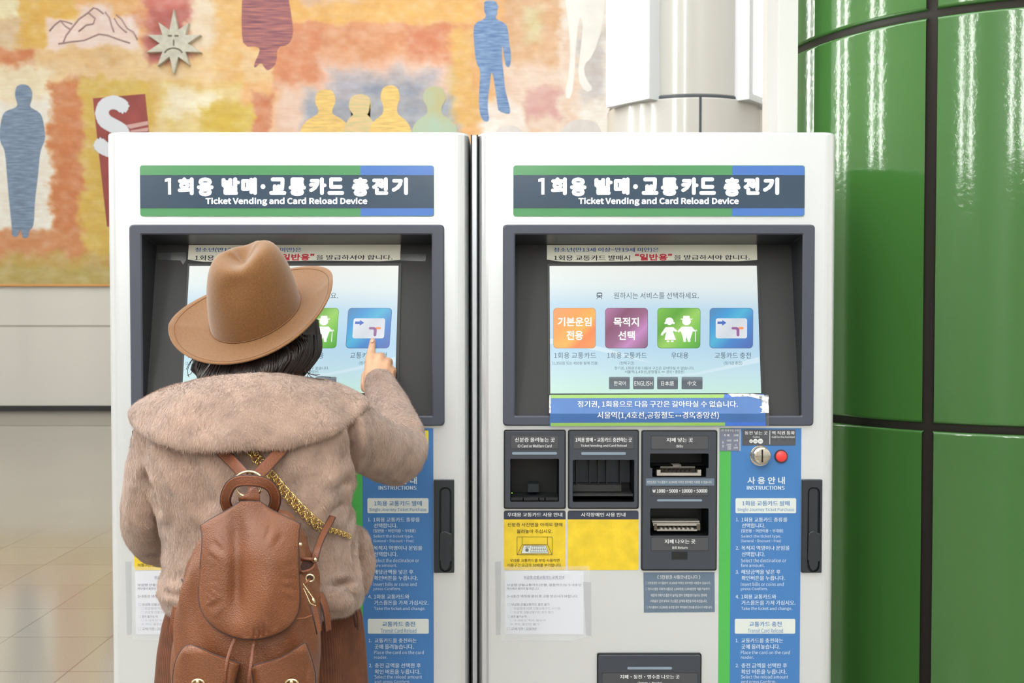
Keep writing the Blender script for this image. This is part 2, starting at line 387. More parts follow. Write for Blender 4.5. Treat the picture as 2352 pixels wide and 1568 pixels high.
# ------------------------------------------------------------------ green column
CD, AZ, KR = 3.5, math.radians(24.3), .18
CC = Vector((CD*math.sin(AZ), -D + CD*math.cos(AZ), 0)); CR = CD*KR
def column(name, label, cat, C, R, rings, joints, m, gap, inner):
    root = empty(name, (C.x, C.y, 0), label, cat)
    g = G(); g.loft([[(C.x+(R-.014)*math.cos(2*PI*i/72), C.y+(R-.014)*math.sin(2*PI*i/72), z) for i in range(72)] for z in (0, CEIL-.002)], inner)
    g.build('core', root)
    for z0, z1 in rings:
        for a0, a1 in joints:
            ga = gap/2/R; a = np.linspace(a0+ga, a1-ga, 48); b = .004
            def row(r, z, sh): return [(C.x+r*math.cos(t), C.y+r*math.sin(t), z) for t in np.clip(a, a[0]+sh/R, a[-1]-sh/R)]
            rr = [row(R-.013, z0, 0), row(R-b, z0, 0), row(R, z0+b, b), row(R, z0+2*b, b), row(R, z1-2*b, b), row(R, z1-b, b), row(R-b, z1, 0), row(R-.013, z1, 0)]
            g = G(); g.loft(rr, m, cap=False, closed=False, smooth=True); g.build('panel', root)
    return root
green = mat('green_enamel', (64, 112, 52), .09, spec=.5, coat=.6, bump=(70, .00035))
zu, zl = ZC + 524/F*CD, ZC - 200/F*CD
# azimuth of the visible upright joint: where the ray through that pixel meets the drum
r = ray(2136, 500); dv = Vector((r[0], r[1])).normalized(); oc = Vector((0, -D)) - CC.xy
bq = oc.dot(dv); tq = -bq - math.sqrt(bq*bq - oc.length_squared + CR*CR); hp = Vector((0, -D)) + dv*tq - CC.xy
J0 = math.atan2(hp.y, hp.x)
JT = [(J0 + k*2*PI/5, J0 + (k+1)*2*PI/5) for k in range(5)]
hb = .0105
column('green_column', 'thick round column clad in glossy green panels right of the machines', 'column', CC, CR,
       [(.02, zl-hb), (zl+hb, zu-hb), (zu+hb, zu+1.05), (zu+1.072, zu+2.1), (zu+2.122, CEIL-.02)], JT, green, .021, mat('dark_joint', (70, 64, 62), .45))
# white post between the machines and the column
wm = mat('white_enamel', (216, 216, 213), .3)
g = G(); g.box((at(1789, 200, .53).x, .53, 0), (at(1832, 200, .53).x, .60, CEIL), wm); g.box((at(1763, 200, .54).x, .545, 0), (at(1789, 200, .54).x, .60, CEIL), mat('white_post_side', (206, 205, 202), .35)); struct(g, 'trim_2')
# ------------------------------------------------------------------ white column with light boxes
we = mat('white_drum', (206, 202, 197), .14, coat=.5)
def white_column(C, R, zs, face, angs, label, name='white_column', glow=3):
    """round column; face = heading its light boxes are spread about"""
    root = empty(name, (C.x, C.y, 0), label, 'column')
    def drum(z0, z1, R, name, m):
        g = G(); n = 96
        g.loft([[(C.x+q*math.cos(2*PI*i/n), C.y+q*math.sin(2*PI*i/n), z) for i in range(n)] for q, z in ((R-.004, z0), (R, z0+.004), (R, z0+.01), (R, z1-.01), (R, z1-.004), (R-.004, z1))], m); return g.build(name, root)
    rj = mat('ring_joint', (74, 78, 84), .4)
    drum(0, zs-.012, R, 'lower_drum', we); drum(zs+.012, CEIL-.002, R-.02, 'upper_drum', we); drum(zs-.012, zs+.012, R-.012, 'ring_joint', rj)
    def bx(g, t, w, d0, d1, z0, z1, m, sh=0):
        n = Vector((math.sin(t), -math.cos(t), 0)); s = Vector((math.cos(t), math.sin(t), 0)); c = Vector((C.x, C.y, 0)) + n*(R-.09) + s*sh
        vs = [c+s*(w*e)+n*d+Vector((0, 0, z)) for z in (z0, z1) for e, d in ((-1, d0), (1, d0), (1, d1), (-1, d1))]
        g.add(vs, [(0,3,2,1),(4,5,6,7),(0,1,5,4),(1,2,6,5),(2,3,7,6),(3,0,4,7)], m)
    g = G(); bx(g, face, .009, .06, .092, 0, zs-.012, rj, .02); g.build('upright_joint', root)
    for a in angs:
        t = face + math.radians(a)
        g = G(); bx(g, t, .21, 0, .14, zs-.02, CEIL-.4, mat('light_box_frame', (226, 228, 232), .35)); lb = g.build('light_box', root)
        g = G(); bx(g, t, .135, .135, .146, zs+.03, CEIL-.45, mat('lit_diffuser_%d' % glow, (255, 255, 250), .5, emit=glow)); g.build('diffuser', lb)['label'] = 'glowing white diffuser'
    return root
WY = 5.6; WC = at(1570, 500, WY); WR = 175/F*(WY+D)
zs = at(1570, 219, WY-WR).z
white_column(WC, WR, zs, 0, (-49, 52), 'round white column with two lit vertical light boxes, behind the right machine')
for k, (x, y) in enumerate(((-6.9, 5.9), (-8.6, 2.3), (-8.0, -1.3), (-4.6, -8.4), (-.35, -8.7))):
    f_ = math.atan2(1.0-x, -(.3-y)); C_ = Vector((x, y, 0))
    white_column(C_, WR, zs, f_, (-40, 40), ['white column with light boxes, reflected as the leftmost bright streak on the green column', 'white column with light boxes, reflected as the second streak on the green column', 'white column with light boxes, reflected as the twin streaks left of the green upright joint', 'white column with light boxes, reflected right of the green upright joint', 'white column with light boxes, reflected as the rightmost streak on the green column'][k], glow=24)
# dark sign standing between the column and the white post
g = G(); p0, p1 = at(1722, 245, 7.4), at(1772, 330, 7.4); g.box((p0.x, 7.4, 0), (p1.x, 7.5, p0.z), mat('grey_kiosk', (150, 152, 156), .4))
kb = tag(g.build('information_kiosk'), 'grey kiosk with a dark top edge, partly hidden right of the white column', 'kiosk')
g = G(); g.box((p0.x-.01, 7.38, p0.z), (p1.x+.01, 7.52, p0.z+.06), mat('kiosk_top', (72, 76, 82), .4)); g.build('top_edge', kb)
# ================================================================== ticket machines
steel = mat('brushed_steel', (236, 239, 243), .27, metal=.5, bump=(60, .00006, 'noise', (1, 1, .02)))
slate = mat('slate_plastic', (76, 80, 93), .42); slate_dk = mat('dark_slate_plastic', (64, 68, 78), .42); black = mat('black_plastic', (30, 32, 35), .4)
cavity = mat('cavity_black', (9, 10, 12), .45); charcoal = mat('charcoal_panel', (52, 52, 54), .6)
whiteink = mat('white_ink', (232, 234, 236), .6); darkink = mat('dark_ink', (40, 42, 50), .6); blueink = mat('blue_ink', (60, 110, 180), .6); redink = mat('red_ink', (214, 52, 72), .6)
platem = mat('label_plate', (78, 78, 83), .5); barm = mat('light_bar', (140, 156, 172), .35)
chrome = mat('chrome', (226, 218, 206), .08, metal=1)
yellow = mat('yellow_vinyl', (238, 205, 50), .5, noise=(28, .05)); navy = mat('navy_vinyl', (58, 64, 82), .5)
panel_blue = mat('panel_blue', (70, 126, 190), .5); panel_green = mat('panel_green', (82, 184, 88), .5); pale = mat('pale_box', (222, 228, 224), .5); ink_panel = mat('ink_panel', (80, 136, 196), .5); panel_white = mat('panel_white', (214, 228, 240), .6)
def emat(name, c, s=1.0):
    m = mat(name, (6, 6, 8), .25); b = m.node_tree.nodes['Principled BSDF']
    b.inputs['Emission Color'].default_value = rgb(c); b.inputs['Emission Strength'].default_value = s; return m
def ramp_mat(name, p0, p1, cols, s=1.0, org=(0, 0, 0)):
    m = emat(name, (0, 0, 0), s); nt = m.node_tree; b = nt.nodes['Principled BSDF']
    p0 = Vector(p0)-Vector(org); p1 = Vector(p1)-Vector(org); d = (p1-p0)/(p1-p0).length_squared
    tc = nt.nodes.new('ShaderNodeTexCoord'); sb = nt.nodes.new('ShaderNodeVectorMath'); sb.operation = 'SUBTRACT'; sb.inputs[1].default_value = p0
    dp = nt.nodes.new('ShaderNodeVectorMath'); dp.operation = 'DOT_PRODUCT'; dp.inputs[1].default_value = d
    r = nt.nodes.new('ShaderNodeValToRGB'); el = r.color_ramp.elements
    while len(el) < len(cols): el.new(.5)
    for k, (p, c) in enumerate(cols): el[k].position = p; el[k].color = rgb(c)
    nt.links.new(tc.outputs['Object'], sb.inputs[0]); nt.links.new(sb.outputs[0], dp.inputs[0]); nt.links.new(dp.outputs['Value'], r.inputs[0]); nt.links.new(r.outputs[0], b.inputs['Emission Color'])
    return m
def cut(ob, gc):
    c = gc.build('cutter'); md = ob.modifiers.new('cut', 'BOOLEAN'); md.object = c; md.solver = 'EXACT'; md.operation = 'DIFFERENCE'
    # same parent offset for the cutter
    p = ob.parent; off = Vector((0, 0, 0))
    while p is not None: off += p.location; p = p.parent
    bpy.context.view_layer.update()
    apply_mods(ob); me = c.data; bpy.data.objects.remove(c); bpy.data.meshes.remove(me)
def braille(g, x0, y0, x1, y1, m, mp=front, off=.001, seed=1):
    rr = random.Random(seed); x = x0
    while x < x1:
        if rr.random() < .2: x += 5; continue
        for a in range(2):
            for b in range(3):
                if rr.random() < .5:
                    cx, cy = x+a*1.9, y0+(y1-y0)*(b+.5)/3
                    g.add([mp(cx+.62*math.cos(t), cy+.62*math.sin(t), off) for t in (0, 1.05, 2.1, 3.14, 4.19, 5.24)], [tuple(range(6))], m)
        x += 5.2
Q1 = lambda x, y: (1120 + x/4.127, 960 + y/4.127)
Q2 = lambda x, y: (1120 + x/4.2, 1280 + y/4.2)
Q3 = lambda x, y: (1620 + x/2.622, 970 + y/2.622)
Q4 = lambda x, y: (1120 + x/3.0154, 500 + y/3.0154)
Q5 = lambda x, y: (1680 + x/7.128, 970 + y/7.128)
def qt(g, q, s, x0, x1, y0, y1, m, mp=front, off=.001, bold=0.0):
    a, b = q(x0, y0); c, d = q(x1, y1); text(g, s, a, b, c, d, m, mp, off, bold)
def qr(q, x0, y0, x1, y1, r=1, n=4):
    a, b = q(x0, y0); c, d = q(x1, y1); return rrect(a, b, c, d, r, n)
def line(g, x0, y0, x1, y1, w, m, mp=front, off=.001):
    dx, dy = x1-x0, y1-y0; l = math.hypot(dx, dy); nx, ny = -dy/l*w/2, dx/l*w/2
    g.add([mp(x0+nx, y0+ny, off), mp(x1+nx, y1+ny, off), mp(x1-nx, y1-ny, off), mp(x0-nx, y0-ny, off)], [(0, 1, 2, 3)], m)
BX0, BX1, BTOP, BDEP = FX(1098), FX(1922.5), FZ(303), .48
MX = (BX0+BX1)/2
def arrow(g, q, x0, x1, y, h, m, mp, off):
    w = h*1.3; P = [(x0, y), (x0+w, y-h), (x0+w, y-h*.28), (x1-w, y-h*.28), (x1-w, y-h), (x1, y), (x1-w, y+h), (x1-w, y+h*.28), (x0+w, y+h*.28), (x0+w, y+h)]
    g.add([mp(*q(a, b), off) for a, b in P], [(0, 1, 2, 8, 9), (2, 3, 7, 8), (3, 4, 5, 6, 7)], m)
def machine():
    root = empty('ticket_machine', (MX, 0, 0), 'steel ticket machine on the right, its whole screen and slots in view', 'ticket machine', 'ticket machines side by side')
    # ---- body: rounded upright edges
    n = 8; r = .030; prof = []
    for cx, cy, a in ((BX1-r, BDEP-r, 0), (BX0+r, BDEP-r, 90), (BX0+r, r, 180), (BX1-r, r, 270)):
        for k in range(n+1):
            t = math.radians(a+90*k/n); prof.append((cx+r*math.cos(t), cy+r*math.sin(t)))
    def ring(z, i):
        mx, my = (BX0+BX1)/2, BDEP/2
        return [(mx+(x-mx)*(1-i/(BX1-BX0)*2), my+(y-my)*(1-i/BDEP*2), z) for x, y in prof]
    g = G(); g.loft([ring(.002, 0), ring(BTOP-.006, 0), ring(BTOP-.002, .0015), ring(BTOP, .005)], steel, smooth=False)
    body = g.build('cabinet', root)
    gc = G()
    def hole(x0, y0, x1, y1, dep, r=3):
        p = rrect(x0, y0, x1, y1, r); gc.slab(p, front, -dep, .03, steel)
    hole(1170, 526, 1853, 966, .13)
    for h in ((1169, 1049, 1286.5, 1153), (1312.5, 1051.5, 1459.5, 1153.5), (1490, 1037, 1630, 1097), (1491, 1163, 1630.5, 1231)): hole(*h, .09)
    cut(body, gc)
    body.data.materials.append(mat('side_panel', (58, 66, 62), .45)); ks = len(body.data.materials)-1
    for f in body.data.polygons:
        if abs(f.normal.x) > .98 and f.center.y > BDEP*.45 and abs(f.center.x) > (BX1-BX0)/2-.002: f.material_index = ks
    # ---- header sign
    g = G(); g.slab(rrect(1179, 380, 1845, 497, 6), front, -.002, .003, mat('sign_green', (84, 152, 100), .2, coat=.3)); hs = g.build('header_sign', root)
    g = G(); g.slab([(1679, 381), (1840, 381), (1844, 385), (1844, 492), (1840, 496), (1679, 496)], front, .003, .0034, mat('sign_blue', (76, 122, 200), .2, coat=.3)); g.build('blue_band', hs)
    g = G(); g.slab([(1179.5, 402.5), (1844.5, 402.5), (1844.5, 478), (1179.5, 478)], front, .0034, .0038, mat('sign_navy', (52, 74, 96), .2, coat=.3)); g.build('navy_band', hs)
    g = G(); glow = emat('lit_lettering', (255, 255, 255), 1.35)
    q = [(1236, 412), (1243, 409), (1250, 409), (1250, 447), (1243, 447), (1243, 417), (1236, 418)]; g.add([front(x, y, .0044) for x, y in q], [(0, 1, 5, 6), (1, 2, 3, 4, 5)], glow)
    for s, a, b in (('회', 461, 524), ('용', 537, 602), ('발', 634, 706), ('매', 711, 773), ('교', 822, 888), ('통', 898, 966), ('카', 978, 1047), ('드', 1051, 1116), ('충', 1147, 1214), ('전', 1226, 1290), ('기', 1303, 1368)):
        y1 = {'회': 780, '용': 785, '통': 784, '충': 786}.get(s, 779)
        text(g, s, 1000+a/1.74, 408, 1000+b/1.74, y1/1.74, glow, front, .0044, .031)
    cx, cy = 1000+797/1.74, 429; g.add([front(cx+5.5*math.cos(2*PI*k/16), cy+5.5*math.sin(2*PI*k/16), .0044) for k in range(16)], [tuple(range(16))], glow)
    text(g, 'Ticket Vending and Card Reload Device', 1327.6, 454, 1694, 473, glow, front, .0044, .018); g.build('lettering', hs)
    # ---- screen surround with its leaning recess
    def fr(off, x0, y0, x1, y1, r): return [front(x, y, off) for x, y in rrect(x0, y0, x1, y1, r, 5)]
    def bk(x0, y0, x1, y1, r, f=1):
        o = []
        for x, y in rrect(x0, y0, x1, y1, r, 5):
            yy = 561 + (y-538)/(955-538)*(955-561); p = tilt(W/2, yy); o.append(Vector((FX(x), p.y, p.z)))
        return o
    g = G(); o0 = fr(-.002, 1155, 516, 1868, 977, 9); o1 = fr(.006, 1155, 516, 1868, 977, 9); o2 = fr(.009, 1158, 519, 1865, 974, 8)
    i1 = fr(.009, 1180, 536, 1843, 957, 3); i2 = fr(.006, 1183, 539, 1840, 954, 3); i3 = bk(1183, 539, 1840, 954, 3)
    g.loft([o0, o1, o2, i1, i2], slate, cap=False, smooth=False); g.loft([i2, i3], mat('recess_wall', (46, 48, 53), .3), cap=False, smooth=False)
    n = len(i3); g.add(i3, [tuple(range(n))], charcoal)
    ss = g.build('screen_surround', root)
    for bx0, bx1 in ((1562, 1628), (1684, 1750)):
        g = G()
        for i in range(13):
            for j in range(5):
                k = .25+.55*j/5; x = bx0+(bx1-bx0)*i/13+j*2.2
                a = front(x, 539, 0); b = tilt(W/2, 561); X = FX(x); c = Vector((X, a.y+(b.y-a.y)*k, a.z+(b.z-a.z)*k-.0008))
                g.add([c+Vector((.0016*math.cos(t), .0016*math.sin(t)*.97, -.0016*math.sin(t)*.25)) for t in np.linspace(0, 2*PI, 7)[:-1]], [tuple(range(6))], black)
        g.build('speaker_grille', ss)
    # ---- display
    g = G(); g.slab([(1257, 606), (1742, 605), (1756, 907), (1259, 907)], tilt, 0, .004, mat('display_rim', (34, 35, 38), .4)); g.build('display_rim', ss)
    A, B = tilt(1500, 612, .0), tilt(1500, 903, .0); ORG = (MX, 0, 0)
    scr_m = ramp_mat('display_picture', A, B, [(0, (238, 240, 234)), (.16, (228, 238, 238)), (.34, (190, 220, 238)), (.62, (180, 216, 240)), (.82, (196, 228, 238)), (1, (204, 240, 226))], .93, ORG)
    g = G(); g.slab([(1262, 612), (1736, 611.5), (1748, 903), (1264, 904)], tilt, .004, .0055, scr_m)
    sc = g.build('screen', root)
    g = G(); wv = emat('display_wave', (206, 229, 240), .98)
    for pts in ([(1263, 778), (1330, 786), (1390, 800), (1440, 816), (1500, 836), (1440, 822), (1380, 808), (1330, 798), (1263, 790)], [(1743, 820), (1720, 826), (1680, 838), (1600, 856), (1500, 866), (1600, 862), (1680, 846), (1744, 833)]):
        g.slab(pts, tilt, .0055, .0057, wv)
    g.build('picture_wave', sc)
    def tile(x0, y0, x1, y1, cols, name):
        P = qr(Q4, x0, y0, x1, y1, 8, 5)
        m = ramp_mat(name, tilt(*Q4(x0, y0)), tilt(*Q4(x1, y1)), cols, 1.0, ORG)
        a_, b_ = Q4(x0, y0); c_, d_ = Q4(x1, y1); g = G(); g.slab(rrect(a_-.9, b_-.9, c_+.9, d_+1.2, 8.6, 5), tilt, .0057, .0059, emat(name+'_edge', [c*.8 for c in cols[-1][1]])); g.slab(P, tilt, .0059, .0062, m); return g
    wi = emat('display_white', (250, 250, 246)); dk = emat('display_ink', (62, 82, 100)); T = .0066
    g = tile(457, 630, 745, 903, [(0, (236, 148, 84)), (.35, (250, 156, 60)), (.6, (252, 176, 66)), (.75, (250, 130, 62)), (1, (246, 150, 70))], 'tile_orange')
    qt(g, Q4, '기본운임', 485, 718, 692, 755, wi, tilt, T, .012); qt(g, Q4, '전용', 545, 660, 785, 850, wi, tilt, T, .012); g.build('service_tile', sc)['label'] = 'orange basic fare tile'
    g = tile(815, 630, 1105, 903, [(0, (178, 110, 160)), (.3, (128, 64, 100)), (.55, (152, 92, 132)), (.72, (196, 132, 190)), (1, (120, 76, 104))], 'tile_purple')
    qt(g, Q4, '목적지', 870, 1045, 693, 757, wi, tilt, T, .012); qt(g, Q4, '선택', 903, 1018, 787, 850, wi, tilt, T, .012); g.build('service_tile', sc)['label'] = 'purple choose destination tile'
    g = tile(1176, 630, 1468, 903, [(0, (120, 190, 60)), (.3, (84, 160, 36)), (.55, (150, 205, 90)), (.75, (110, 188, 66)), (1, (70, 160, 50))], 'tile_green')
    def qp(pts): g.add([tilt(*Q4(x, y), T) for x, y in pts], [tuple(range(len(pts)))], wi)
    def qc(x, y, rx, ry): qp([(x+rx*math.cos(2*PI*k/24), y+ry*math.sin(2*PI*k/24)) for k in range(24)])
    qc(1256, 720, 28, 26); qc(1228, 733, 7, 8); qc(1286, 733, 7, 8); qp([(1232, 760), (1282, 760), (1300, 782), (1280, 790), (1302, 848), (1222, 848), (1236, 790), (1216, 778)]); qp([(1232, 760), (1198, 806), (1208, 814), (1244, 786)]); qp([(1282, 760), (1312, 786), (1304, 795), (1274, 780)])
    qp([(1203, 798), (1216, 818), (1196, 818)]); qc(1247, 858, 10, 6); qc(1276, 858, 10, 6)
    qc(1374, 722, 30, 26); qp([(1332, 702), (1416, 702), (1412, 709), (1336, 709)]); qp([(1352, 682), (1394, 682), (1398, 703), (1348, 703)])
    qp([(1342, 757), (1410, 757), (1418, 790), (1408, 820), (1400, 850), (1382, 850), (1376, 828), (1370, 850), (1352, 850), (1346, 820), (1334, 788)]); qp([(1342, 757), (1312, 788), (1319, 798), (1348, 780)]); qp([(1410, 757), (1434, 784), (1427, 793), (1404, 780)]); qc(1362, 856, 11, 7); qc(1392, 856, 11, 7)
    qp([(1433, 785), (1438, 785), (1438, 862), (1433, 862)]); qp([(1433, 788), (1436, 779), (1444, 779), (1449, 790), (1445, 790), (1442, 784), (1438, 785)])
    g.build('service_tile', sc)['label'] = 'green tile with an elderly couple pictogram'
    g = tile(1537, 630, 1832, 903, [(0, (70, 130, 180)), (.25, (52, 150, 210)), (.45, (70, 176, 214)), (.65, (60, 130, 200)), (1, (72, 100, 178))], 'tile_blue')
    a, b = Q4(1576, 700); c, d = Q4(1793, 838); g.add([tilt(x, y, T) for x, y in rrect(a, b, c, d, 5)], [tuple(range(24))], ramp_mat('card_face', tilt(a, b), tilt(c, d), [(0, (226, 230, 236)), (.5, (206, 212, 220)), (1, (222, 226, 232))], 1, ORG))
    T2 = T+.0003
    ar = emat('arrow_blue', (66, 104, 190)); g.add([tilt(*Q4(x, y), T2) for x, y in ((1588, 722), (1621, 722), (1621, 711), (1650, 731), (1621, 751), (1621, 740), (1588, 740))], [tuple(range(7))], ar)
    g.add([tilt(*Q4(x, y), T2) for x, y in ((1732, 760), (1764, 760), (1770, 768), (1764, 776), (1738, 776))], [tuple(range(5))], emat('mark_orange', (248, 146, 86)))
    pu = emat('mark_purple', (146, 88, 148))
    g.add([tilt(*Q4(x, y), T2) for x, y in ((1690, 760), (1722, 760), (1735, 768), (1740, 780), (1740, 818), (1730, 826), (1720, 818), (1720, 784), (1715, 777), (1690, 777), (1684, 768))], [(0, 1, 2, 3, 7, 8, 9, 10), (3, 4, 5, 6, 7)], pu)
    g.build('service_tile', sc)['label'] = 'blue tile with a transit card pictogram'
    g = G(); qt(g, Q4, '원하시는 서비스를 선택하세요.', 872, 1458, 520, 565, dk, tilt, T, .0)
    a, b = Q4(753, 521); c, d = Q4(792, 556); g.add([tilt(x, y, .006) for x, y in rrect(a, b, c, d, 3)], [tuple(range(24))], dk)
    a, b = Q4(759, 530); c, d = Q4(786, 541); g.add([tilt(x, y, T) for x, y in rrect(a, b, c, d, 1)], [tuple(range(24))], scr_m)
    for x in (760, 780): g.add([tilt(*Q4(x+u, y), T) for u, y in ((0, 546), (5, 546), (5, 551), (0, 551))], [(0, 1, 2, 3)], wi)
    for x0, x1 in ((760, 753), (784, 791)): line(g, *Q4(x0, 556), *Q4(x1, 568), 1.2, dk, tilt, T)
    for s, x0, x1 in (('1회용 교통카드', 460, 750), ('1회용 교통카드', 827, 1100), ('우대용', 1270, 1388), ('교통카드 충전', 1570, 1820)): qt(g, Q4, s, x0, x1, 935, 977, dk, tilt, T)
    for s, x0, x1, y0, y1 in (('(1,350원 또는 450원 발매 전용)', 446, 765, 998, 1023), ('(전체구간)', 913, 1013, 998, 1023), ('(정기권 충전)', 1634, 1760, 997, 1022), ('정기권, 1회용으로 다음의 구간은 갈아타실 수 없습니다.', 877, 1430, 1033, 1057), ('서울역(1,4호선,공항철도', 948, 1196, 1058, 1083), ('경의·중앙선)', 1236, 1360, 1058, 1083)): qt(g, Q4, s, x0, x1, y0, y1, dk, tilt, T)
    arrow(g, Q4, 1203, 1225, 1070, 4.5, dk, tilt, T); g.build('lettering', sc)
    for x0, x1, s, a, b, nm in ((840, 984, '한국어', 873, 956, 'Korean'), (1007, 1151, 'ENGLISH', 1016, 1140, 'English'), (1173, 1317, '日本語', 1200, 1288, 'Japanese'), (1342, 1487, '中文', 1384, 1445, 'Chinese')):
        g = G(); P = qr(Q4, x0, 1104, x1, 1189, 2, 3); g.slab(P, tilt, .0057, .006, ramp_mat('language_grey', tilt(1500, 866), tilt(1500, 894), [(0, (120, 132, 142)), (.3, (84, 94, 104)), (1, (92, 104, 112))], 1, ORG))
        qt(g, Q4, s, a, b, 1133, 1165, wi, tilt, T); g.build('language_button', sc)['label'] = 'grey %s language button' % nm
    # ---- paper notice above the screen
    paper = mat('cream_paper', (252, 249, 234), .6, noise=(9, .03))
    g = G(); g.slab([(1256, 563), (1737, 562), (1738, 597), (1690, 600), (1560, 598), (1350, 602), (1290, 601), (1256, 596)], tilt, 0, .0012, paper); nt_ = g.build('notice_strip', root)
    g = G(); qt(g, Q4, '청소년(만13세 이상~만19세 미만)은', 456, 1183, 207, 242, blueink, tilt, .0018, .014); qt(g, Q4, '1회용 교통카드 발매시', 458, 985, 260, 298, darkink, tilt, .0018, .014); qt(g, Q4, '“일반용”', 1018, 1275, 250, 297, redink, tilt, .0018, .02); qt(g, Q4, '을 발급하셔야 합니다.', 1288, 1812, 258, 293, darkink, tilt, .0018, .014); g.build('lettering', nt_)
    # ---- slots
    def module(name, x0, y0, x1, y1, holes, label=None):
        g = G(); g.slab(rrect(x0, y0, x1, y1, 5), front, -.001, .006, black); g.slab(rrect(x0+3, y0+3, x1-3, y1-3, 4), front, .0055, .009, slate_dk, bev=1.2)
        o = g.build(name, root)
        for h in holes:
            gc = G(); gc.slab(rrect(*h[:4], 2.5), front, -.05, .05, cavity); cut(o, gc)
        for h in holes:
            g = G(); a = [front(x, y, .0085) for x, y in rrect(*h[:4], 2.5)]; b = [front(x, y, -h[4]) for x, y in rrect(h[0]+2, h[1]+2, h[2]-2, h[3]-2, 2.5)]
            g.loft([a, b], cavity, cap=False, smooth=False); g.add(b, [tuple(range(len(b)))], cavity); g.build('pocket', o)
        if label: o['label'] = label
        return o
    def bar(o, q, x0, x1, y0, y1):
        g = G(); g.slab(qr(q, x0, y0, x1, y1, 2.5), front, .009, .0098, barm); g.build('light_bar', o)
    def plate(o, q, x0, y0, x1, y1, lines, br=None, seed=1):
        g = G(); g.slab(qr(q, x0, y0, x1, y1, 2), front, .009, .0095, black); g.slab([(a, b) for a, b in qr(q, x0+3, y0+3, x1-3, y1-3, 2)], front, .0095, .0098, platem)
        for s, a, b, c, d, bo in lines: qt(g, q, s, a, b, c, d, whiteink, front, .0103, bo)
        if br: p = q(br[0], br[1]); p2 = q(br[2], br[3]); braille(g, p[0], p[1], p2[0], p2[1], darkink, front, .0108, seed)
        g.build('label_plate', o)
    A = module('card_reader', 1157, 986, 1300, 1167.5, [(1172, 1052, 1284, 1150.5, .075)], 'left slot unit for identity cards')
    plate(A, Q1, 218, 157, 672, 287, [('신분증 올려놓는 곳', 258, 637, 178, 222, .012), ('ID Card or Welfare Card', 286, 606, 243, 272, .006)], (262, 222, 640, 246), 1); bar(A, Q1, 232, 657, 316, 340)
    g = G(); g.box((FX(1213), .035, FZ(1136)), (FX(1239), .07, FZ(1117)), mat('sensor_grey', (36, 40, 48), .35)); g.box((FX(1174), .0, FZ(1149)), (FX(1282), .07, FZ(1142)), mat('tray_grey', (28, 30, 34), .4))
    for x in (1202, 1238, 1252): g.box((FX(x)-.0012, .0, FZ(1149)), (FX(x)+.0012, .01, FZ(1141)), black)
    g.build('card_rest', A)
    g = G(); g.ball(front(1176, 1134, -.012), .0013, emat('green_led', (120, 220, 60), 2), 8, 6); g.build('indicator_lamp', A)
    B = module('card_dispenser', 1304.5, 986, 1468, 1167.5, [(1315.5, 1054.5, 1456.8, 1150.8, .075)], 'wide slot unit for tickets and card reload')
    plate(B, Q1, 810, 157, 1386, 287, [('1회용 발매·교통카드 충전하는 곳', 831, 1366, 178, 222, .012), ('Ticket Vending and Card Reload', 882, 1316, 243, 272, .006)], (895, 222, 1320, 246), 2); bar(B, Q1, 887, 1310, 318, 342)
    g = G()
    for x in (1326.4, 1357.5, 1377.3, 1397, 1429): g.box((FX(x)-.0012, .03, FZ(1116)), (FX(x)+.0012, .073, FZ(1056)), black)
    g.box((FX(1318), .055, FZ(1116)), (FX(1454), .073, FZ(1056)), mat('chute_blue', (40, 48, 60), .3)); g.build('guide_fin', B)
    g = G(); g.box((FX(1318), .02, FZ(1132)), (FX(1430), .073, FZ(1117)), mat('tray_metal', (48, 48, 50), .35)); g.box((FX(1317), .0, FZ(1139)), (FX(1455), .073, FZ(1134)), MATS['tray_metal']); g.build('ticket_tray', B)
    C = module('bill_unit', 1473.3, 987, 1647.8, 1308.5, [(1492.7, 1040, 1627.5, 1073.5, .07), (1498, 1068, 1621.8, 1094, .045), (1493.6, 1165.5, 1628, 1228, .07)], 'tall slot unit for bills')
    plate(C, Q1, 1546, 163, 2090, 289, [('지폐 넣는 곳', 1692, 1944, 180, 222, .012), ('Bills', 1789, 1848, 247, 272, .006)], (1672, 224, 1975, 250), 3)
    plate(C, Q1, 1549, 640, 2092, 730, [('₩', 1562, 1592, 668, 698, .008), ('1000·5000·10000·50000', 1603, 2081, 664, 700, .015)], (1562, 700, 2075, 716), 4)
    plate(C, Q1, 1550, 1120, 2096, 1248, [('지폐 나오는 곳', 1678, 1972, 1138, 1180, .012), ('Bill Return', 1753, 1896, 1203, 1230, .006)], (1678, 1182, 1980, 1206), 5)
    bar(C, Q1, 1606, 2033, 762, 782)
    silver = mat('silver_plastic', (196, 190, 182), .3, metal=.5); bronze = mat('bronze_inner', (96, 86, 72), .4)
    def q1b(g, x0, x1, y0, y1, d0, d1, m):
        a = front(*Q1(x0, y1)); b = front(*Q1(x1, y0)); g.box((a.x, d0, a.z), (b.x, d1, b.z), m)
    g = G(); q1b(g, 1606, 2026, 516, 541, -.006, .03, silver); q1b(g, 1606, 1640, 486, 520, -.006, .03, silver); q1b(g, 1992, 2026, 486, 520, -.006, .03, silver); q1b(g, 1642, 1972, 458, 474, .0, .03, silver); q1b(g, 1762, 1840, 444, 460, .0, .03, silver); q1b(g, 1642, 1985, 474, 526, .02, .04, bronze)
    for k in range(7): q1b(g, 1690+k*40, 1712+k*40, 495, 515, .012, .03, mat('bronze_tooth', (70, 62, 52), .4))
    g.build('bill_acceptor', C)
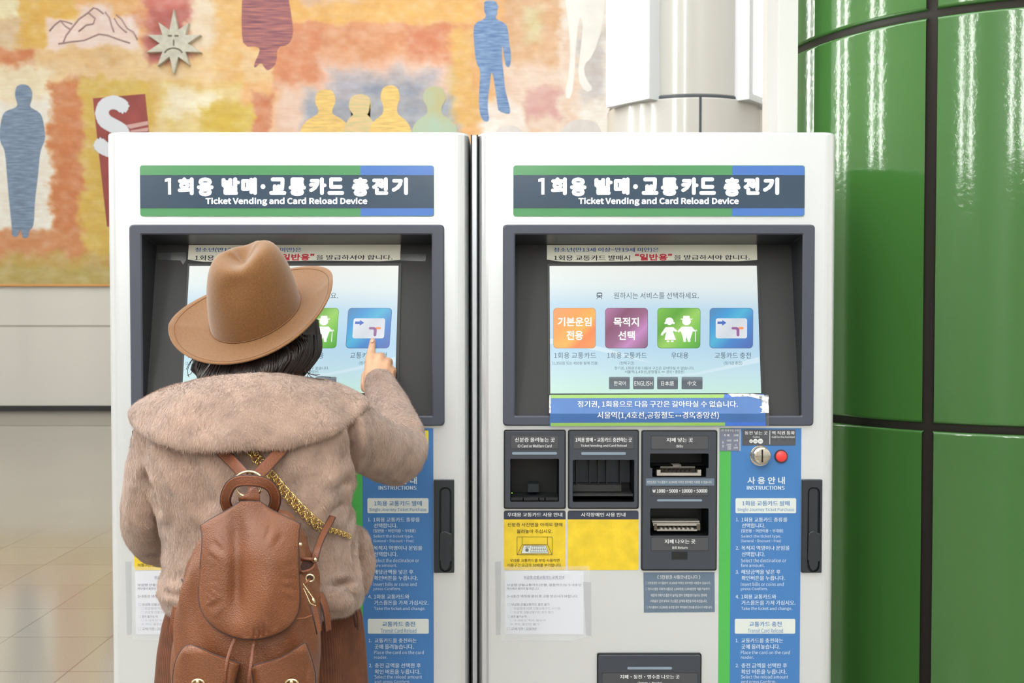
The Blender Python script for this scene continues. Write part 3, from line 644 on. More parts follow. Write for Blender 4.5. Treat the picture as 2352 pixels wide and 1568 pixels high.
    g = G(); q1b(g, 1578, 2032, 990, 1003, .02, .05, silver); q1b(g, 1582, 2030, 1006, 1028, .01, .05, silver); q1b(g, 1590, 1616, 1012, 1070, .008, .05, bronze); q1b(g, 1996, 2030, 1012, 1070, .008, .05, bronze); q1b(g, 1616, 1998, 1060, 1074, .006, .05, silver); q1b(g, 1616, 1998, 1028, 1060, .03, .05, black)
    for k in range(8): q1b(g, 1646+k*42, 1668+k*42, 1045, 1066, .004, .04, silver)
    g.build('bill_outlet', C)
    g = G(); g.slab(qr(Q1, 1746, 1258, 1898, 1330, .6, 2), front, .009, .0094, black); g.build('sensor_window', C)
    g = G(); g.slab(qr(Q1, 1500, 565, 2148, 633, 1, 2), front, .009, .0096, mat('grey_blue_tape', (104, 122, 140), .35)); qt(g, Q1, '5만원권은 거스름돈이 10,900원 이하인 경우에만 사용할 수 있습니다.', 1510, 2127, 586, 615, whiteink, front, .0102); g.build('tape_label', C)
    # ---- yellow guides
    g = G(); g.slab(rrect(1157, 1172, 1299.8, 1308.4, 4), front, 0, .001, yellow); g.slab([(1157, 1192), (1157, 1176), (1158.5, 1173), (1161, 1172), (1296, 1172), (1298.5, 1173), (1299.8, 1176), (1299.8, 1192)], front, .001, .0013, navy); Y = g.build('yellow_guide', root); Y['label'] = 'yellow guide with a card drawing'
    g = G(); qt(g, Q1, '우대용 교통카드 사용 안내', 187, 710, 893, 933, whiteink, front, .0018, .012); braille(g, *Q1(195, 934), *Q1(700, 954), darkink, front, .002, 6)
    for s, a, b, c, d in (('신분증 사진면을 아래로 향해', 188, 710, 988, 1026), ('올려놓아 주십시오.', 277, 618, 1052, 1090), ('우대용 교통카드를 부정 사용하면', 212, 683, 1330, 1362), ('이용구간 요금의 30배를 부가합니다.', 188, 705, 1375, 1408)): qt(g, Q1, s, a, b, c, d, darkink, front, .0018, .004)
    for a in ((280, 1124, 614, 1124), (614, 1124, 614, 1293), (614, 1293, 280, 1293), (280, 1293, 280, 1124), (328, 1126, 328, 1195), (328, 1195, 568, 1195), (568, 1195, 568, 1126), (328, 1195, 284, 1290), (568, 1195, 612, 1290)): line(g, *Q1(a[0], a[1]), *Q1(a[2], a[3]), .9, darkink, front, .0018)
    g.add([front(*Q1(x, y), .0017) for x, y in ((342, 1204), (554, 1204), (578, 1280), (318, 1280))], [(0, 1, 2, 3)], pale)
    for a in ((342, 1204, 554, 1204), (554, 1204, 578, 1280), (578, 1280, 318, 1280), (318, 1280, 342, 1204), (418, 1214, 545, 1214), (410, 1240, 553, 1240), (408, 1268, 562, 1268), (360, 1216, 405, 1216), (358, 1224, 402, 1224)): line(g, *Q1(a[0], a[1]), *Q1(a[2], a[3]), .8, darkink, front, .0019)
    for k in range(8): line(g, *Q1(418+k*18, 1214), *Q1(408+k*22, 1268), .6, darkink, front, .0019)
    cx, cy = Q1(374, 1248); g.add([front(cx+4*math.cos(t), cy+4*math.sin(t), .0019) for t in np.linspace(0, 2*PI, 17)[:-1]], [tuple(range(16))], mat('stamp_grey', (110, 112, 110), .6))
    g.build('lettering', Y)
    g = G(); g.slab(rrect(1304.2, 1172, 1467.9, 1308.4, 4), front, 0, .001, yellow); g.slab([(1304.2, 1192), (1304.2, 1176), (1305.7, 1173), (1308, 1172), (1464, 1172), (1466.5, 1173), (1467.9, 1176), (1467.9, 1192)], front, .001, .0013, navy); Y = g.build('yellow_guide', root); Y['label'] = 'blank yellow braille guide'
    g = G(); qt(g, Q1, '시각장애인 사용 안내', 887, 1310, 893, 933, whiteink, front, .0018, .012); braille(g, *Q1(895, 934), *Q1(1300, 954), darkink, front, .002, 7)
    yd = mat('yellow_dot', (226, 200, 40), .5)
    for k in range(11): braille(g, 1318, 1197+k*9.5, 1440+14*math.sin(k*2.1), 1204+k*9.5, yd, front, .0014, 20+k)
    g.build('lettering', Y)
    # ---- grey bill notice
    g = G(); g.slab([Q2(1510, 143), Q2(2200, 140), Q2(2204, 524), Q2(1516, 530)], front, 0, .001, mat('grey_blue_notice', (104, 122, 142), .5)); N = g.build('bill_notice', root)
    g = G()
    for s, a, b, c, d in (('《 5만원권 사용안내입니다 》', 1643, 2062, 167, 206), ('○ 5만원권은 거스름돈이 10,900원 이하인 경우에만 사용할수 있습니다.', 1530, 2162, 231, 259), ('○ 현시스템상 지폐거스름돈은 1,000원권, 5,000원권만 지불 가능하기', 1530, 2150, 288, 318), ('때문에 지폐거스름돈이 늘어날 경우 장애발생이 늘어나 관리에', 1584, 2125, 348, 377), ('어려움이 있어 부득이 거스름돈 금액에 제한을 두게 되었습니다.', 1578, 2130, 404, 433), ('○ 거스름돈이 10,900원 초과할 경우 역직원의 안내를 받으시기 바랍니다.', 1533, 2180, 464, 494)): qt(g, Q2, s, a, b, c, d, whiteink, front, .0016)
    g.build('lettering', N)
    # ---- blue instruction panel
    zb = 2050
    g = G(); g.slab([(1653.6, 983), (1681, 983), (1681, zb), (1653.6, zb)], front, 0, .001, panel_green); g.slab([(1680, 983), (1842, 983), (1842, zb), (1680, zb)], front, 0, .0012, panel_blue); I = g.build('instruction_panel', root); I['label'] = 'blue instruction panel with a green stripe'
    g = G()
    for s, a, b, c, d, bo in (('사 용 안 내', 257, 484, 326, 371, .014), ('INSTRUCTIONS', 254, 482, 380, 405, .02), ('1.', 190, 206, 572, 594, .01), ('1회용 교통카드 종류를', 222, 500, 570, 598, .008), ('선택합니다.', 225, 367, 605, 634, .008), ('(일반용·어린이용·우대용)', 222, 475, 640, 664, .006), ('Select the ticket type.', 222, 463, 674, 696, 0), ('(General·Discount·Free)', 222, 463, 702, 723, 0), ('2.', 190, 209, 743, 765, .01), ('목적지 역명이나 운임을', 223, 515, 740, 768, .008), ('선택합니다.', 225, 367, 777, 806, .008), ('Select the destination or', 222, 495, 818, 840, 0), ('fare amount.', 222, 364, 848, 868, 0), ('3.', 190, 209, 887, 909, .01), ('해당금액을 넣은 후', 223, 461, 884, 912, .008), ('확인버튼을 누릅니다.', 225, 488, 920, 949, .008), ('Insert bills or coins and', 222, 481, 961, 983, 0), ('press Confirm.', 222, 386, 991, 1013, 0), ('4.', 190, 212, 1036, 1058, .01), ('1회용 교통카드와', 224, 436, 1033, 1061, .008), ('거스름돈을 가져 가십시오.', 225, 553, 1069, 1098, .008), ('Take the ticket and change.', 224, 533, 1108, 1132, 0), ('1.', 192, 208, 1300, 1322, .01), ('교통카드를 충전하는', 226, 480, 1297, 1325, .008), ('곳에 올려놓습니다.', 226, 462, 1333, 1363, .008), ('Place the card on the card', 224, 522, 1371, 1393, 0), ('reader.', 224, 303, 1402, 1420, 0), ('2.', 193, 212, 1450, 1472, .01), ('충전 금액을 선택한 후', 227, 505, 1447, 1475, .008), ('확인 버튼을 누릅니다.', 227, 502, 1484, 1513, .008), ('Select the reload amount', 226, 512, 1518, 1540, 0), ('and press Confirm.', 226, 440, 1549, 1570, 0)): qt(g, Q3, s, a, b, c, d, panel_white, front, .0018, bo)
    g.build('lettering', I)
    for y0, y1, s1, a, b, s2, c, d in ((455, 545, '1회용 교통카드 발매', 226, 513, 'Single Journey Ticket Purchase', 198, 540), (1181, 1270, '교통카드 충전', 273, 470, 'Transit Card Reload', 265, 478)):
        g = G(); g.slab(qr(Q3, 187, y0, 553, y1, 3), front, .0012, .0016, pale); qt(g, Q3, s1, a, b, y0+15, y0+46, ink_panel, front, .0022, .008); qt(g, Q3, s2, c, d, y0+57, y0+83, ink_panel, front, .0022, 0); g.build('heading_box', I)
    # ---- coins and call button
    g = G(); g.slab(rrect(1706, 986, 1828.4, 1022, 2), front, .0012, .0022, mat('coin_plate', (84, 86, 92), .5)); line(g, 1769, 988, 1769, 1020, 1.3, whiteink, front, .0026)
    qt(g, Q5, '동전 넣는 곳', 222, 598, 137, 197, whiteink, front, .0026, .012); qt(g, Q5, 'Coins', 356, 468, 215, 249, whiteink, front, .0026, .006); qt(g, Q5, '역 직원 통화', 667, 1044, 137, 198, whiteink, front, .0026, .012); qt(g, Q5, 'Call for the Assistant', 667, 1044, 216, 250, whiteink, front, .0026, .008)
    for x, r_, s in ((328, 30, '50'), (398, 38, '100'), (480, 42, '500')):
        cx, cy = Q5(x, 303); g.add([front(cx+r_/7.128*math.cos(t), cy+r_/7.128*math.sin(t), .0026+x*1e-6) for t in np.linspace(0, 2*PI, 21)[:-1]], [tuple(range(20))], whiteink); qt(g, Q5, s, x-r_*.66, x+r_*.66, 291, 315, platem, front, .0034, 0)
    braille(g, *Q5(222, 252), *Q5(560, 300), darkink, front, .0024, 8); braille(g, *Q5(667, 256), *Q5(1040, 300), darkink, front, .0026, 9); g.build('coin_label', root)
    g = G(); g.slab([(1653.6, 984), (1700, 984), (1700, 1035), (1653.6, 1035)], front, .0012, .002, mat('quantity_grey', (122, 126, 146), .5)); line(g, 1700.6, 984, 1700.6, 1035, 1.2, whiteink, front, .0022)
    for s, a, b, c, d in (('1회 최대 투입 수량', 93, 204, 39, 54), ('지 폐', 113, 146, 68, 84), ('15매', 172, 200, 69, 83), ('500원', 131, 158, 101, 114), ('10매', 172, 198, 101, 114), ('동', 103, 114, 112, 126), ('전', 103, 114, 134, 149), ('100원', 130, 158, 126, 138), ('50원', 135, 156, 140, 151), ('10원', 135, 156, 152, 163), ('각', 180, 190, 130, 141), ('20매', 172, 197, 145, 158)): qt(g, Q3, s, a, b, c, d, whiteink, front, .0026, .006)
    g.build('quantity_label', root)
    def cz(px, py): return (FX(px), FZ(py))
    g = G(); c = cz(1747, 1046); g.disc(c, .0245, .0235, 0, -.004, chrome, smooth=False)
    rings = [[(c[0]+q*math.cos(2*PI*i/40), -y, c[1]+.002+q*math.sin(2*PI*i/40)) for i in range(40)] for q, y in ((.0205, .004), (.0205, .018), (.0195, .021), (.016, .0225), (.008, .0233), (.0005, .0235))]
    g.loft(rings, chrome); cs = g.build('coin_slot', root)
    g = G(); g.box((c[0]-.0016, -.0246, c[1]-.012), (c[0]+.0016, -.0205, c[1]+.017), cavity); g.build('slit', cs)
    g = G(); c = cz(1795, 1047); g.disc(c, .0156, .0152, .001, -.005, mat('button_bezel', (72, 58, 64), .4)); cb = g.build('call_button', root)
    g = G(); rings = [[(c[0]+q*math.cos(2*PI*i/32), -y, c[1]+q*math.sin(2*PI*i/32)) for i in range(32)] for q, y in ((.0126, .004), (.0126, .007), (.0118, .008), (.0005, .0084))]; g.loft(rings, mat('red_button', (246, 74, 72), .35)); g.build('push_cap', cb)['label'] = 'red push cap'
    # ---- swing handle
    g = G(); hm = mat('handle_black', (46, 50, 56), .35); g.slab(rrect(1843, 1100, 1889.5, 1313.5, 2), front, 0, .008, hm, bev=1.5); Hn = g.build('door_handle', root)
    gc = G(); gc.slab(rrect(1855.5, 1117, 1884, 1311, 13), front, -.02, .02, black); cut(Hn, gc)
    g = G(); p = rrect(1855.5, 1117, 1884, 1311, 13); a = [front(x, y, .0078) for x, y in p]; b = [front(x, y, .001) for x, y in p]; g.loft([a, b], black, cap=False, smooth=False); g.add(b, [tuple(range(len(b)))], black); g.build('handle_well', Hn)
    g = G(); g.slab(rrect(1859, 1120, 1880.5, 1234, 9), front, .001, .0055, hm, bev=1.2); g.slab([(1858, 1226), (1861, 1220), (1868, 1217), (1875, 1220), (1884, 1224), (1884.5, 1284), (1880, 1288), (1880, 1296), (1875, 1305), (1868, 1308), (1862, 1303), (1859, 1292), (1859, 1286), (1856, 1282)], front, .001, .0115, hm, bev=1.2); g.build('lever', Hn)
    # ---- change tray
    K = module('change_tray', 1372.4, 1498, 1614, 1760, [(1395, 1582, 1592, 1740, .075)], 'change and receipt tray unit')
    bar(K, Q2, 1353, 1785, 1042, 1066)
    plate(K, Q2, 1108, 1098, 2035, 1235, [('지폐·동전·영수증 나오는 곳', 1282, 1860, 1115, 1156, .012), ('Change • Receipt', 1452, 1687, 1181, 1208, .006)], (1250, 1158, 1880, 1184), 10)
    # ---- paper under clear film
    g = G(); g.slab([Q2(163, 135), Q2(930, 133), Q2(930, 738), Q2(166, 741)], front, .0, .0008, mat('white_paper', (232, 234, 244), .5)); Pn = g.build('paper_notice', root)
    lt = mat('faded_ink', (168, 172, 186), .6); pi_ = mat('print_ink', (96, 100, 122), .6)
    g = G(); qt(g, Q2, '보급형 선불교통카드 교체 안내', 349, 742, 173, 202, mat('title_ink', (98, 104, 150), .6), front, .0013, .004); line(g, *Q2(349, 206), *Q2(742, 205), .5, MATS['title_ink'], front, .0013)
    for s, a, b, c, d, m in (('보급형 선불교통카드(선불, 결합카드)는 5~8호선', 187, 905, 250, 278, pi_), ('역사에서 충전이 불가합니다.', 187, 500, 286, 311, pi_), ('5~8호선 역직원 문의 후 교환 받으시기 바랍니다.', 187, 877, 358, 386, pi_), ('□ 보급형 선불교통카드 충전 불가', 195, 600, 439, 463, pi_), ('○ 보급형에 따른 선불교통카드 시스템', 215, 700, 477, 501, lt), ('○ 보급형 선불교통카드 충전 불가', 215, 640, 514, 538, lt), ('□ 충전 불가능 역', 195, 375, 556, 580, pi_), ('○ 5~8호선 역사, 환승역', 215, 560, 593, 617, lt), ('※ 카드 충전만 불가', 220, 500, 630, 653, lt), ('□ 교체기한 : 2020년', 187, 470, 673, 700, pi_)): qt(g, Q2, s, a, b, c, d, m, front, .0013)
    g.build('lettering', Pn)
    film = mat('clear_tape', (246, 248, 250), .06, alpha=.22, bump=(45, .0012, 'noise', (1, 1, .4)))
    g = G()
    for k in range(1): g.slab([Q2(128, 86), Q2(985, 80), Q2(1000, 752), Q2(820, 800), Q2(130, 796)], front, .0014, .0017, film)
    g.slab([Q2(925, 230), Q2(1003, 236), Q2(1008, 758), Q2(955, 745)], front, .0017, .002, mat('worn_tape', (206, 208, 212), .25, alpha=.55)); g.slab([Q2(70, 40), Q2(130, 34), Q2(122, 742), Q2(80, 748)], front, .0012, .0015, MATS['worn_tape'])
    g.build('tape_film', Pn)['label'] = 'clear wrinkled tape over the paper'
    return root
right_machine = machine()
def copy_tree(o, parent=None):
    c = o.copy(); COL.objects.link(c)
    if parent: c.parent = parent
    for ch in [x for x in COL.objects if x.parent == o]: copy_tree(ch, c)
    return c
left_machine = copy_tree(right_machine)
DX = -.8505
left_machine.location = (MX+DX, 0, 0); left_machine.scale = (1.009, 1, 1); left_machine['label'] = 'steel ticket machine on the left, half hidden behind the woman'
# only the right machine carries the blue transfer banner under its screen
def flatb(px, py, off):
    """stuck to the leaning panel, then folded over the lip of the surround"""
    a, b = tilt(px, 907, .004), front(px, 949, .0108)
    if py >= 949: return front(px, py, .0108+off)
    t = (py-907)/42; n = Vector((0, -(a.z-b.z), (a.y-b.y))).normalized(); return a*(1-t)+b*t + n*off
g = G(); bb = mat('banner_blue', (66, 108, 170), .3, noise=(14, .05)); bg = mat('banner_green', (146, 186, 96), .35); b2 = mat('banner_bright_blue', (66, 112, 206), .35)
yb = 1353.9; g.slab([Q4(432, 1228), Q4(1915, 1224), Q4(1919, yb), Q4(430, yb)], flatb, 0, .0012, bb); g.slab([Q4(430, yb), Q4(1919, yb), Q4(1922, 1438), Q4(428, 1440)], flatb, 0, .0012, bb)
BN = g.build('transfer_banner', right_machine); BN['label'] = 'blue taped banner under the screen'
g = G(); g.slab([Q4(436, 1229), Q4(1638, 1226), Q4(1634, 1250), Q4(436, 1252)], flatb, .0012, .0015, bg); g.slab([Q4(436, 1416), Q4(1640, 1413), Q4(1640, 1436), Q4(436, 1439)], flatb, .0012, .0015, bg); g.build('green_edge', BN)
g = G(); g.slab([Q4(1638, 1226), Q4(1760, 1225), Q4(1740, 1248), Q4(1634, 1250)], flatb, .0012, .0015, b2); g.slab([Q4(1640, 1413), Q4(1920, 1411), Q4(1921, 1436), Q4(1640, 1436)], flatb, .0012, .0015, b2); g.build('blue_edge', BN)
g = G(); qt(g, Q4, '정기권, 1회용으로 다음 구간은 갈아타실 수 없습니다.', 622, 1730, 1270, 1319, whiteink, flatb, .002, .006); qt(g, Q4, '서울역(1,4호선,공항철도', 757, 1290, 1342, 1392, whiteink, flatb, .002, .01); qt(g, Q4, '경의중앙선)', 1344, 1597, 1342, 1392, whiteink, flatb, .002, .01); arrow(g, Q4, 1295, 1339, 1367, 8, whiteink, flatb, .002); g.build('lettering', BN)
foil = mat('torn_foil', (178, 178, 170), .25, metal=.4, noise=(90, .5), bump=(70, .003))
rr = random.Random(5); e1 = [(1888+rr.uniform(-10, 12), y) for y in range(1262, 1352, 8)]; e2 = [(1944+rr.uniform(-4, 2), y) for y in range(1350, 1226, -14)]
g = G(); g.slab([Q4(*p) for p in e1+e2+[(1830, 1222), (1660, 1222), (1690, 1244), (1800, 1240), (1850, 1250)]], flatb, .0016, .002, foil)
g.slab([Q4(*p) for p in [(428, 1232), (434, 1232), (437, 1290), (432, 1300), (438, 1310), (436, 1353), (425, 1353)]], flatb, .0016, .002, foil)
g.build('torn_tape', BN)['label'] = 'torn silvery tape edge'
g = G(); sm_ = mat('smoky_tape', (120, 124, 130), .2, alpha=.5); g.slab([Q4(1922, 1226), Q4(1946, 1230), Q4(1944, yb), Q4(1921, yb)], flatb, .0004, .0008, sm_); g.slab([Q4(1921, yb), Q4(1944, yb), Q4(1942, 1438), Q4(1920, 1440)], flatb, .0004, .0008, sm_); g.build('clear_tape', BN)
# the left machine has taped corners beside its notice and a yellow sticker by the coin slot
LP = left_machine
tp = mat('grey_tape', (96, 100, 104), .2, alpha=.75)
g = G(); g.slab([(366, 581), (431, 579), (431, 598), (424, 608), (418, 598), (368, 596)], tilt, 0, .0006, tp); g.build('tape_strip', LP); g = G(); g.slab([(915, 583), (977, 583), (975, 600), (915, 598)], tilt, 0, .0006, tp); g.build('tape_strip', LP)
g = G(); g.slab(rrect(940, 988, 981, 1022, 3), front, .0012, .0024, mat('sticker_yellow', (246, 224, 40), .4)); g.slab([(962, 992), (970, 992), (970, 1008), (976, 1006), (966, 1018), (958, 1016), (962, 1008)], front, .0024, .0028, darkink); g.build('arrow_sticker', LP)['label'] = 'yellow sticker with a black arrow'
# steel filler strip between the two cabinets
x0, x1 = FX(1083), FX(1096)
g = G(); g.box((x0, .012, .002), (x1, .4, FZ(309)), mat('filler_steel', (212, 216, 226), .3, metal=.7)); f_ = tag(g.build('filler_strip'), 'narrow upright steel strip filling the gap between the two machines', 'filler strip')
g = G()
for x in (x0, x1): g.box((x-.0015, .008, .002), (x+.0015, .05, FZ(308)), black)
g.build('edge_seal', f_)
# ================================================================== the woman
person = empty('person', at(585, 1200, -.5).xy.to_3d(), 'person in brown felt hat, taupe fur coat and rust skirt, pointing at the left screen', 'person')
skin = mat('skin', (222, 172, 138), .5, noise=(60, .05), bump=(420, .0002)); skin.node_tree.nodes['Principled BSDF'].inputs['Subsurface Weight'].default_value = .12; skin.node_tree.nodes['Principled BSDF'].inputs['Subsurface Radius'].default_value = (.012, .005, .003)
def remeshed(g, name, parent, voxel, sm=6, m=None):
    o = g.build(name, parent); md = o.modifiers.new('r', 'REMESH'); md.mode = 'VOXEL'; md.voxel_size = voxel; md.use_smooth_shade = True
    s = o.modifiers.new('s', 'SMOOTH'); s.iterations = sm; s.factor = .5
    bpy.context.view_layer.update(); apply_mods(o); o.data.materials.clear(); o.data.materials.append(m)
    o.data.polygons.foreach_set('use_smooth', [True]*len(o.data.polygons)); return o
def chain(g, pts, r, m=skin, n=12):
    """tapering limb through points with balls at the joints"""
    P = [Vector(p) for p in pts]
    for i in range(len(P)-1):
        k = 4; g.tube([P[i].lerp(P[i+1], t/k) for t in range(k+1)], [r[i]+(r[i+1]-r[i])*t/k for t in range(k+1)], m, n=n)
    for p, q in zip(P, r): g.ball(p, q, m, 12, 8)
# ---- hat frame
HO = at(585, 714, -.455)
HR = Matrix.Rotation(math.radians(-15.5), 3, 'Y') @ Matrix.Rotation(math.radians(32.5), 3, 'X')
# ---- arm joints shared by the body and the coat
SR, EL, WR_ = at(782, 985, -.50), at(918, 1048, -.30), at(868, 893, -.045)
SL, ELL, WL = at(392, 1000, -.53), at(340, 1150, -.52), at(395, 1262, -.30)
g = G()
# trunk, neck and head
for py, w, d, Y in ((960, .15, .085, -.52), (1030, .165, .095, -.52), (1120, .15, .09, -.52), (1220, .13, .085, -.51), (1330, .15, .095, -.51), (1420, .165, .1, -.5)):
    c = at(590, py, Y); g.ball(c, (w, d, .09), skin, 20, 10)
chain(g, [at(590, 960, -.52), at(585, 850, -.49)], [.055, .052])
hc = HO + HR @ Vector((.0, .016, -.028))
g.ball(hc, (.074, .082, .088), skin, 24, 16); g.ball(hc+Vector((0, .035, -.062)), (.052, .056, .052), skin)     # skull and jaw
g.ball(hc+Vector((0, .095, -.028)), (.012, .016, .02), skin); g.ball(hc+Vector((0, .086, -.068)), (.022, .01, .008), skin)
for s in (-1, 1): g.ball(hc+Vector((s*.074, .008, -.025)), (.008, .016, .026), skin); g.ball(hc+Vector((s*.03, .076, -.008)), (.013, .01, .01), skin)
# arms
chain(g, [at(700, 975, -.52), SR, EL, WR_], [.05, .045, .036, .024]); chain(g, [at(470, 985, -.53), SL, ELL, WL], [.05, .045, .036, .024])
# pointing right hand
def Yt(px, py): return tilt(px, py).y
K = [at(851, 822, -.012), at(871, 823, -.010), at(887, 835, -.011), at(896, 855, -.018)]      # knuckles, index to little finger
wr = [at(852, 896, -.050), at(860, 894, -.055), at(872, 893, -.055), at(884, 895, -.048)]
for a, b, r0, r1 in zip(wr, K, (.017, .018, .018, .016), (.0125, .0125, .0118, .0108)): chain(g, [a, a.lerp(b, .5)+Vector((0, -.004, 0)), b], [r0, (r0+r1)/2+.0015, r1])
tip = at(856, 782, Yt(856, 782)-.0165)
chain(g, [K[0], at(853, 806, .012), at(855, 795, .026), tip], [.0122, .0098, .0094, .0074])
for k, (dx, r) in enumerate(((.002, .0105), (.004, .0102), (.004, .009))):
    b = K[k+1]; p1 = b+Vector((dx, .019, .004)); p2 = p1+Vector((-.004, .004, -.026)); p3 = p2+Vector((-.004, -.018, -.006))
    chain(g, [b, p1, p2, p3], [r+.001, r, r*.95, r*.85])
chain(g, [at(843, 888, -.035), at(842, 862, -.008), at(852, 846, .004), at(866, 842, .008)], [.0155, .0125, .0105, .009])
# left hand, held in front
hl = WL+Vector((.03, .06, 0)); chain(g, [WL, hl], [.024, .03])
for k in range(4): chain(g, [hl+Vector((.008, .01, .02-.013*k)), hl+Vector((.04, .03, .018-.013*k)), hl+Vector((.062, .012, .016-.013*k)), hl+Vector((.045, -.008, .016-.013*k))], [.0095, .009, .0085, .0075])
chain(g, [hl+Vector((-.01, .01, .02)), hl+Vector((.012, .028, .042)), hl+Vector((.035, .02, .04))], [.012, .0105, .009])
# legs and feet
for s in (-1, 1):
    hx = at(600, 1400, -.5).x+s*.085; z0 = at(600, 1400, -.5).z
    chain(g, [(hx, -.5, z0-.03), (hx, -.47, z0*.52), (hx, -.5, .09)], [.09, .058, .04]); chain(g, [(hx, -.52, .05), (hx+s*.01, -.36, .035)], [.04, .034])
body = remeshed(g, 'body', person, .0034, 5, skin)
g = G(); nd = (tip-at(853, 806, .012)).normalized(); side = Vector((1, 0, 0)); nn = Vector((0, -1, .25)).normalized()
nc = tip+nn*.0072-nd*.002
g.loft([[nc + side*(w*math.sin(t)) + nd*(l*math.cos(t)) + nn*h for t in np.linspace(0, 2*PI, 17)[:-1]] for w, l, h in ((.0042, .0058, -.002), (.0041, .0056, .0001), (.0026, .0035, .0006))], mat('nail', (222, 178, 156), .3)); g.build('fingernail', body)
# ---- hat
felt = mat('brown_felt', (126, 83, 38), .85, noise=(420, .10), bump=(900, .00035), sheen=.35)
stitch = mat('felt_stitch', (128, 84, 50), .85)
def hat_pt(x, y, z): return HO + HR @ Vector((x, y, z))
def brim_z(t, k): return -.004 + .016*k*k*abs(math.sin(t))**2 + .010*k*k - .014*k*abs(math.cos(t))
NT = 120
g = G(); rings = []
BX, BY, CX, CY = .158, .152, .0865, .094
for k, dz in [(0, 0), (.2, 0), (.45, 0), (.7, 0), (.9, 0), (.985, 0), (1, -.0012), (.985, -.0028), (.7, -.003), (.3, -.003), (0, -.003)]:
    q = []
    for i in range(NT):
        t = 2*PI*i/NT; ax = CX+(BX-CX)*k; ay = CY+(BY-CY)*k
        q.append(hat_pt(ax*math.sin(t), -ay*math.cos(t), brim_z(t, k)+dz))
    rings.append(q)
hat_g = rings
g = G(); cr = []
prof = [(.97, -.03), (1.014, -.016), (1.014, -.004), (1.0, .006), (.98, .03), (.935, .065), (.872, .095), (.80, .118), (.71, .136), (.60, .147), (.46, .151), (.3, .152), (.15, .151), (.01, .150)]
for f, z in prof:
    q = []
    for i in range(NT):
        t = 2*PI*i/NT; x = CX*f*math.sin(t); y = -CY*f*math.cos(t); zz = z
        w = max(0, (z-.06)/.095)
        # long crease front to back with two pinches at the front, a soft hollow on the back
        cre = math.exp(-(x/.026)**2)*math.exp(-((y-.012)/.06)**2)
        zz -= .034*cre*w
        zz += .008*w*math.exp(-((x-.026)/.02)**2)*math.exp(-((y+.02)/.05)**2)
        hol = math.exp(-((x+.012)/.026)**2)*math.exp(-((z-.112)/.022)**2)*(1 if y < 0 else 0); y += .012*hol
        for s in (-1, 1):
            pin = math.exp(-(((t - (PI+s*.75) + PI) % (2*PI)) - PI)**2/.10)*w
            x *= 1-.20*pin; y *= 1-.16*pin
        q.append(hat_pt(x+.15*max(0, zz), y, zz*.83))
    cr.append(q)
g.loft(cr, felt); hat = g.build('hat', person); hat['label'] = 'brown felt fedora hat'
sb = hat.modifiers.new('s', 'SUBSURF'); sb.levels = 1; sb.render_levels = 1; apply_mods(hat)
g = G(); g.loft(hat_g, felt, cap=False); g.build('brim', hat)
g = G()
g.tube([hat_pt((CX+(BX-CX)*.87)*math.sin(t), -(CY+(BY-CY)*.87)*math.cos(t), brim_z(t, .87)+.0002) for t in np.linspace(0, 2*PI, 121)[:-1]], .0007, stitch, n=5, closed=True); g.build('brim_stitching', hat)
g = G(); g.tube([hat_pt(CX*1.018*math.sin(t), -CY*1.018*math.cos(t), brim_z(t, .02)+.0012) for t in np.linspace(0, 2*PI, 121)[:-1]], .0011, stitch, n=5, closed=True); g.build('crown_seam', hat)
# ---- hair
hairm = mat('dark_hair', (38, 29, 27), .42, noise=(70, .35, (1, 1, .12)), bump=(220, .0016, 'noise', (1, 1, .04)))
def oval(px, py, rx, Y, ry, n=64, ex=1.0):
    c = at(px, py, Y); o = []
    for k in range(n):
        t = 2*PI*k/n; o.append(Vector((c.x+rx*math.sin(t), c.y-ry*math.cos(t), c.z)))
    return o
def under(p):
    """keep hair below the brim: what lies above it is pressed into the crown"""
    q = HR.transposed() @ (p-HO); k = max(0, min(1, (q.z+.028)/.014))
    if k > 0:
        r = math.hypot(q.x, q.y)/.074
        if r > 1: f = 1/r; q.x *= 1-k+k*f; q.y *= 1-k+k*f
        q.z = min(q.z, .015)
    return HO + HR @ q
g = G(); rings = []
for px, py, rx, ry, Y in ((586, 690, .098, .104, -.465), (588, 735, .112, .108, -.465), (589, 775, .1155, .11, -.47), (588, 805, .1125, .108, -.475), (583, 832, .104, .102, -.48), (578, 855, .093, .092, -.485), (575, 880, .078, .08, -.49), (575, 900, .065, .07, -.49)):
    c = at(px, py, Y); q = []
    for k in range(160):
        t = 2*PI*k/160; lock = 1+.018*math.sin(t*23+math.sin(py*.05+t*3))+.012*math.sin(t*57+1.3*math.sin(py*.03)); q.append(under(Vector((c.x+rx*lock*math.sin(t), c.y-ry*lock*math.cos(t), c.z))))
    rings.append(q)
g.loft(rings, hairm); hair = g.build('hair', person)
g = G(); rr = random.Random(11)
def spline(P, n=5):
    Q = []
    for k in range(len(P)-1):
        p0, p1, p2, p3 = P[max(k-1, 0)], P[k], P[k+1], P[min(k+2, len(P)-1)]
        for t in np.linspace(0, 1, n+1)[:-1]: Q.append(.5*((2*p1)+(p2-p0)*t+(2*p0-5*p1+4*p2-p3)*t*t+(3*p1-p0-3*p2+p3)*t**3))
    return Q+[P[-1]]
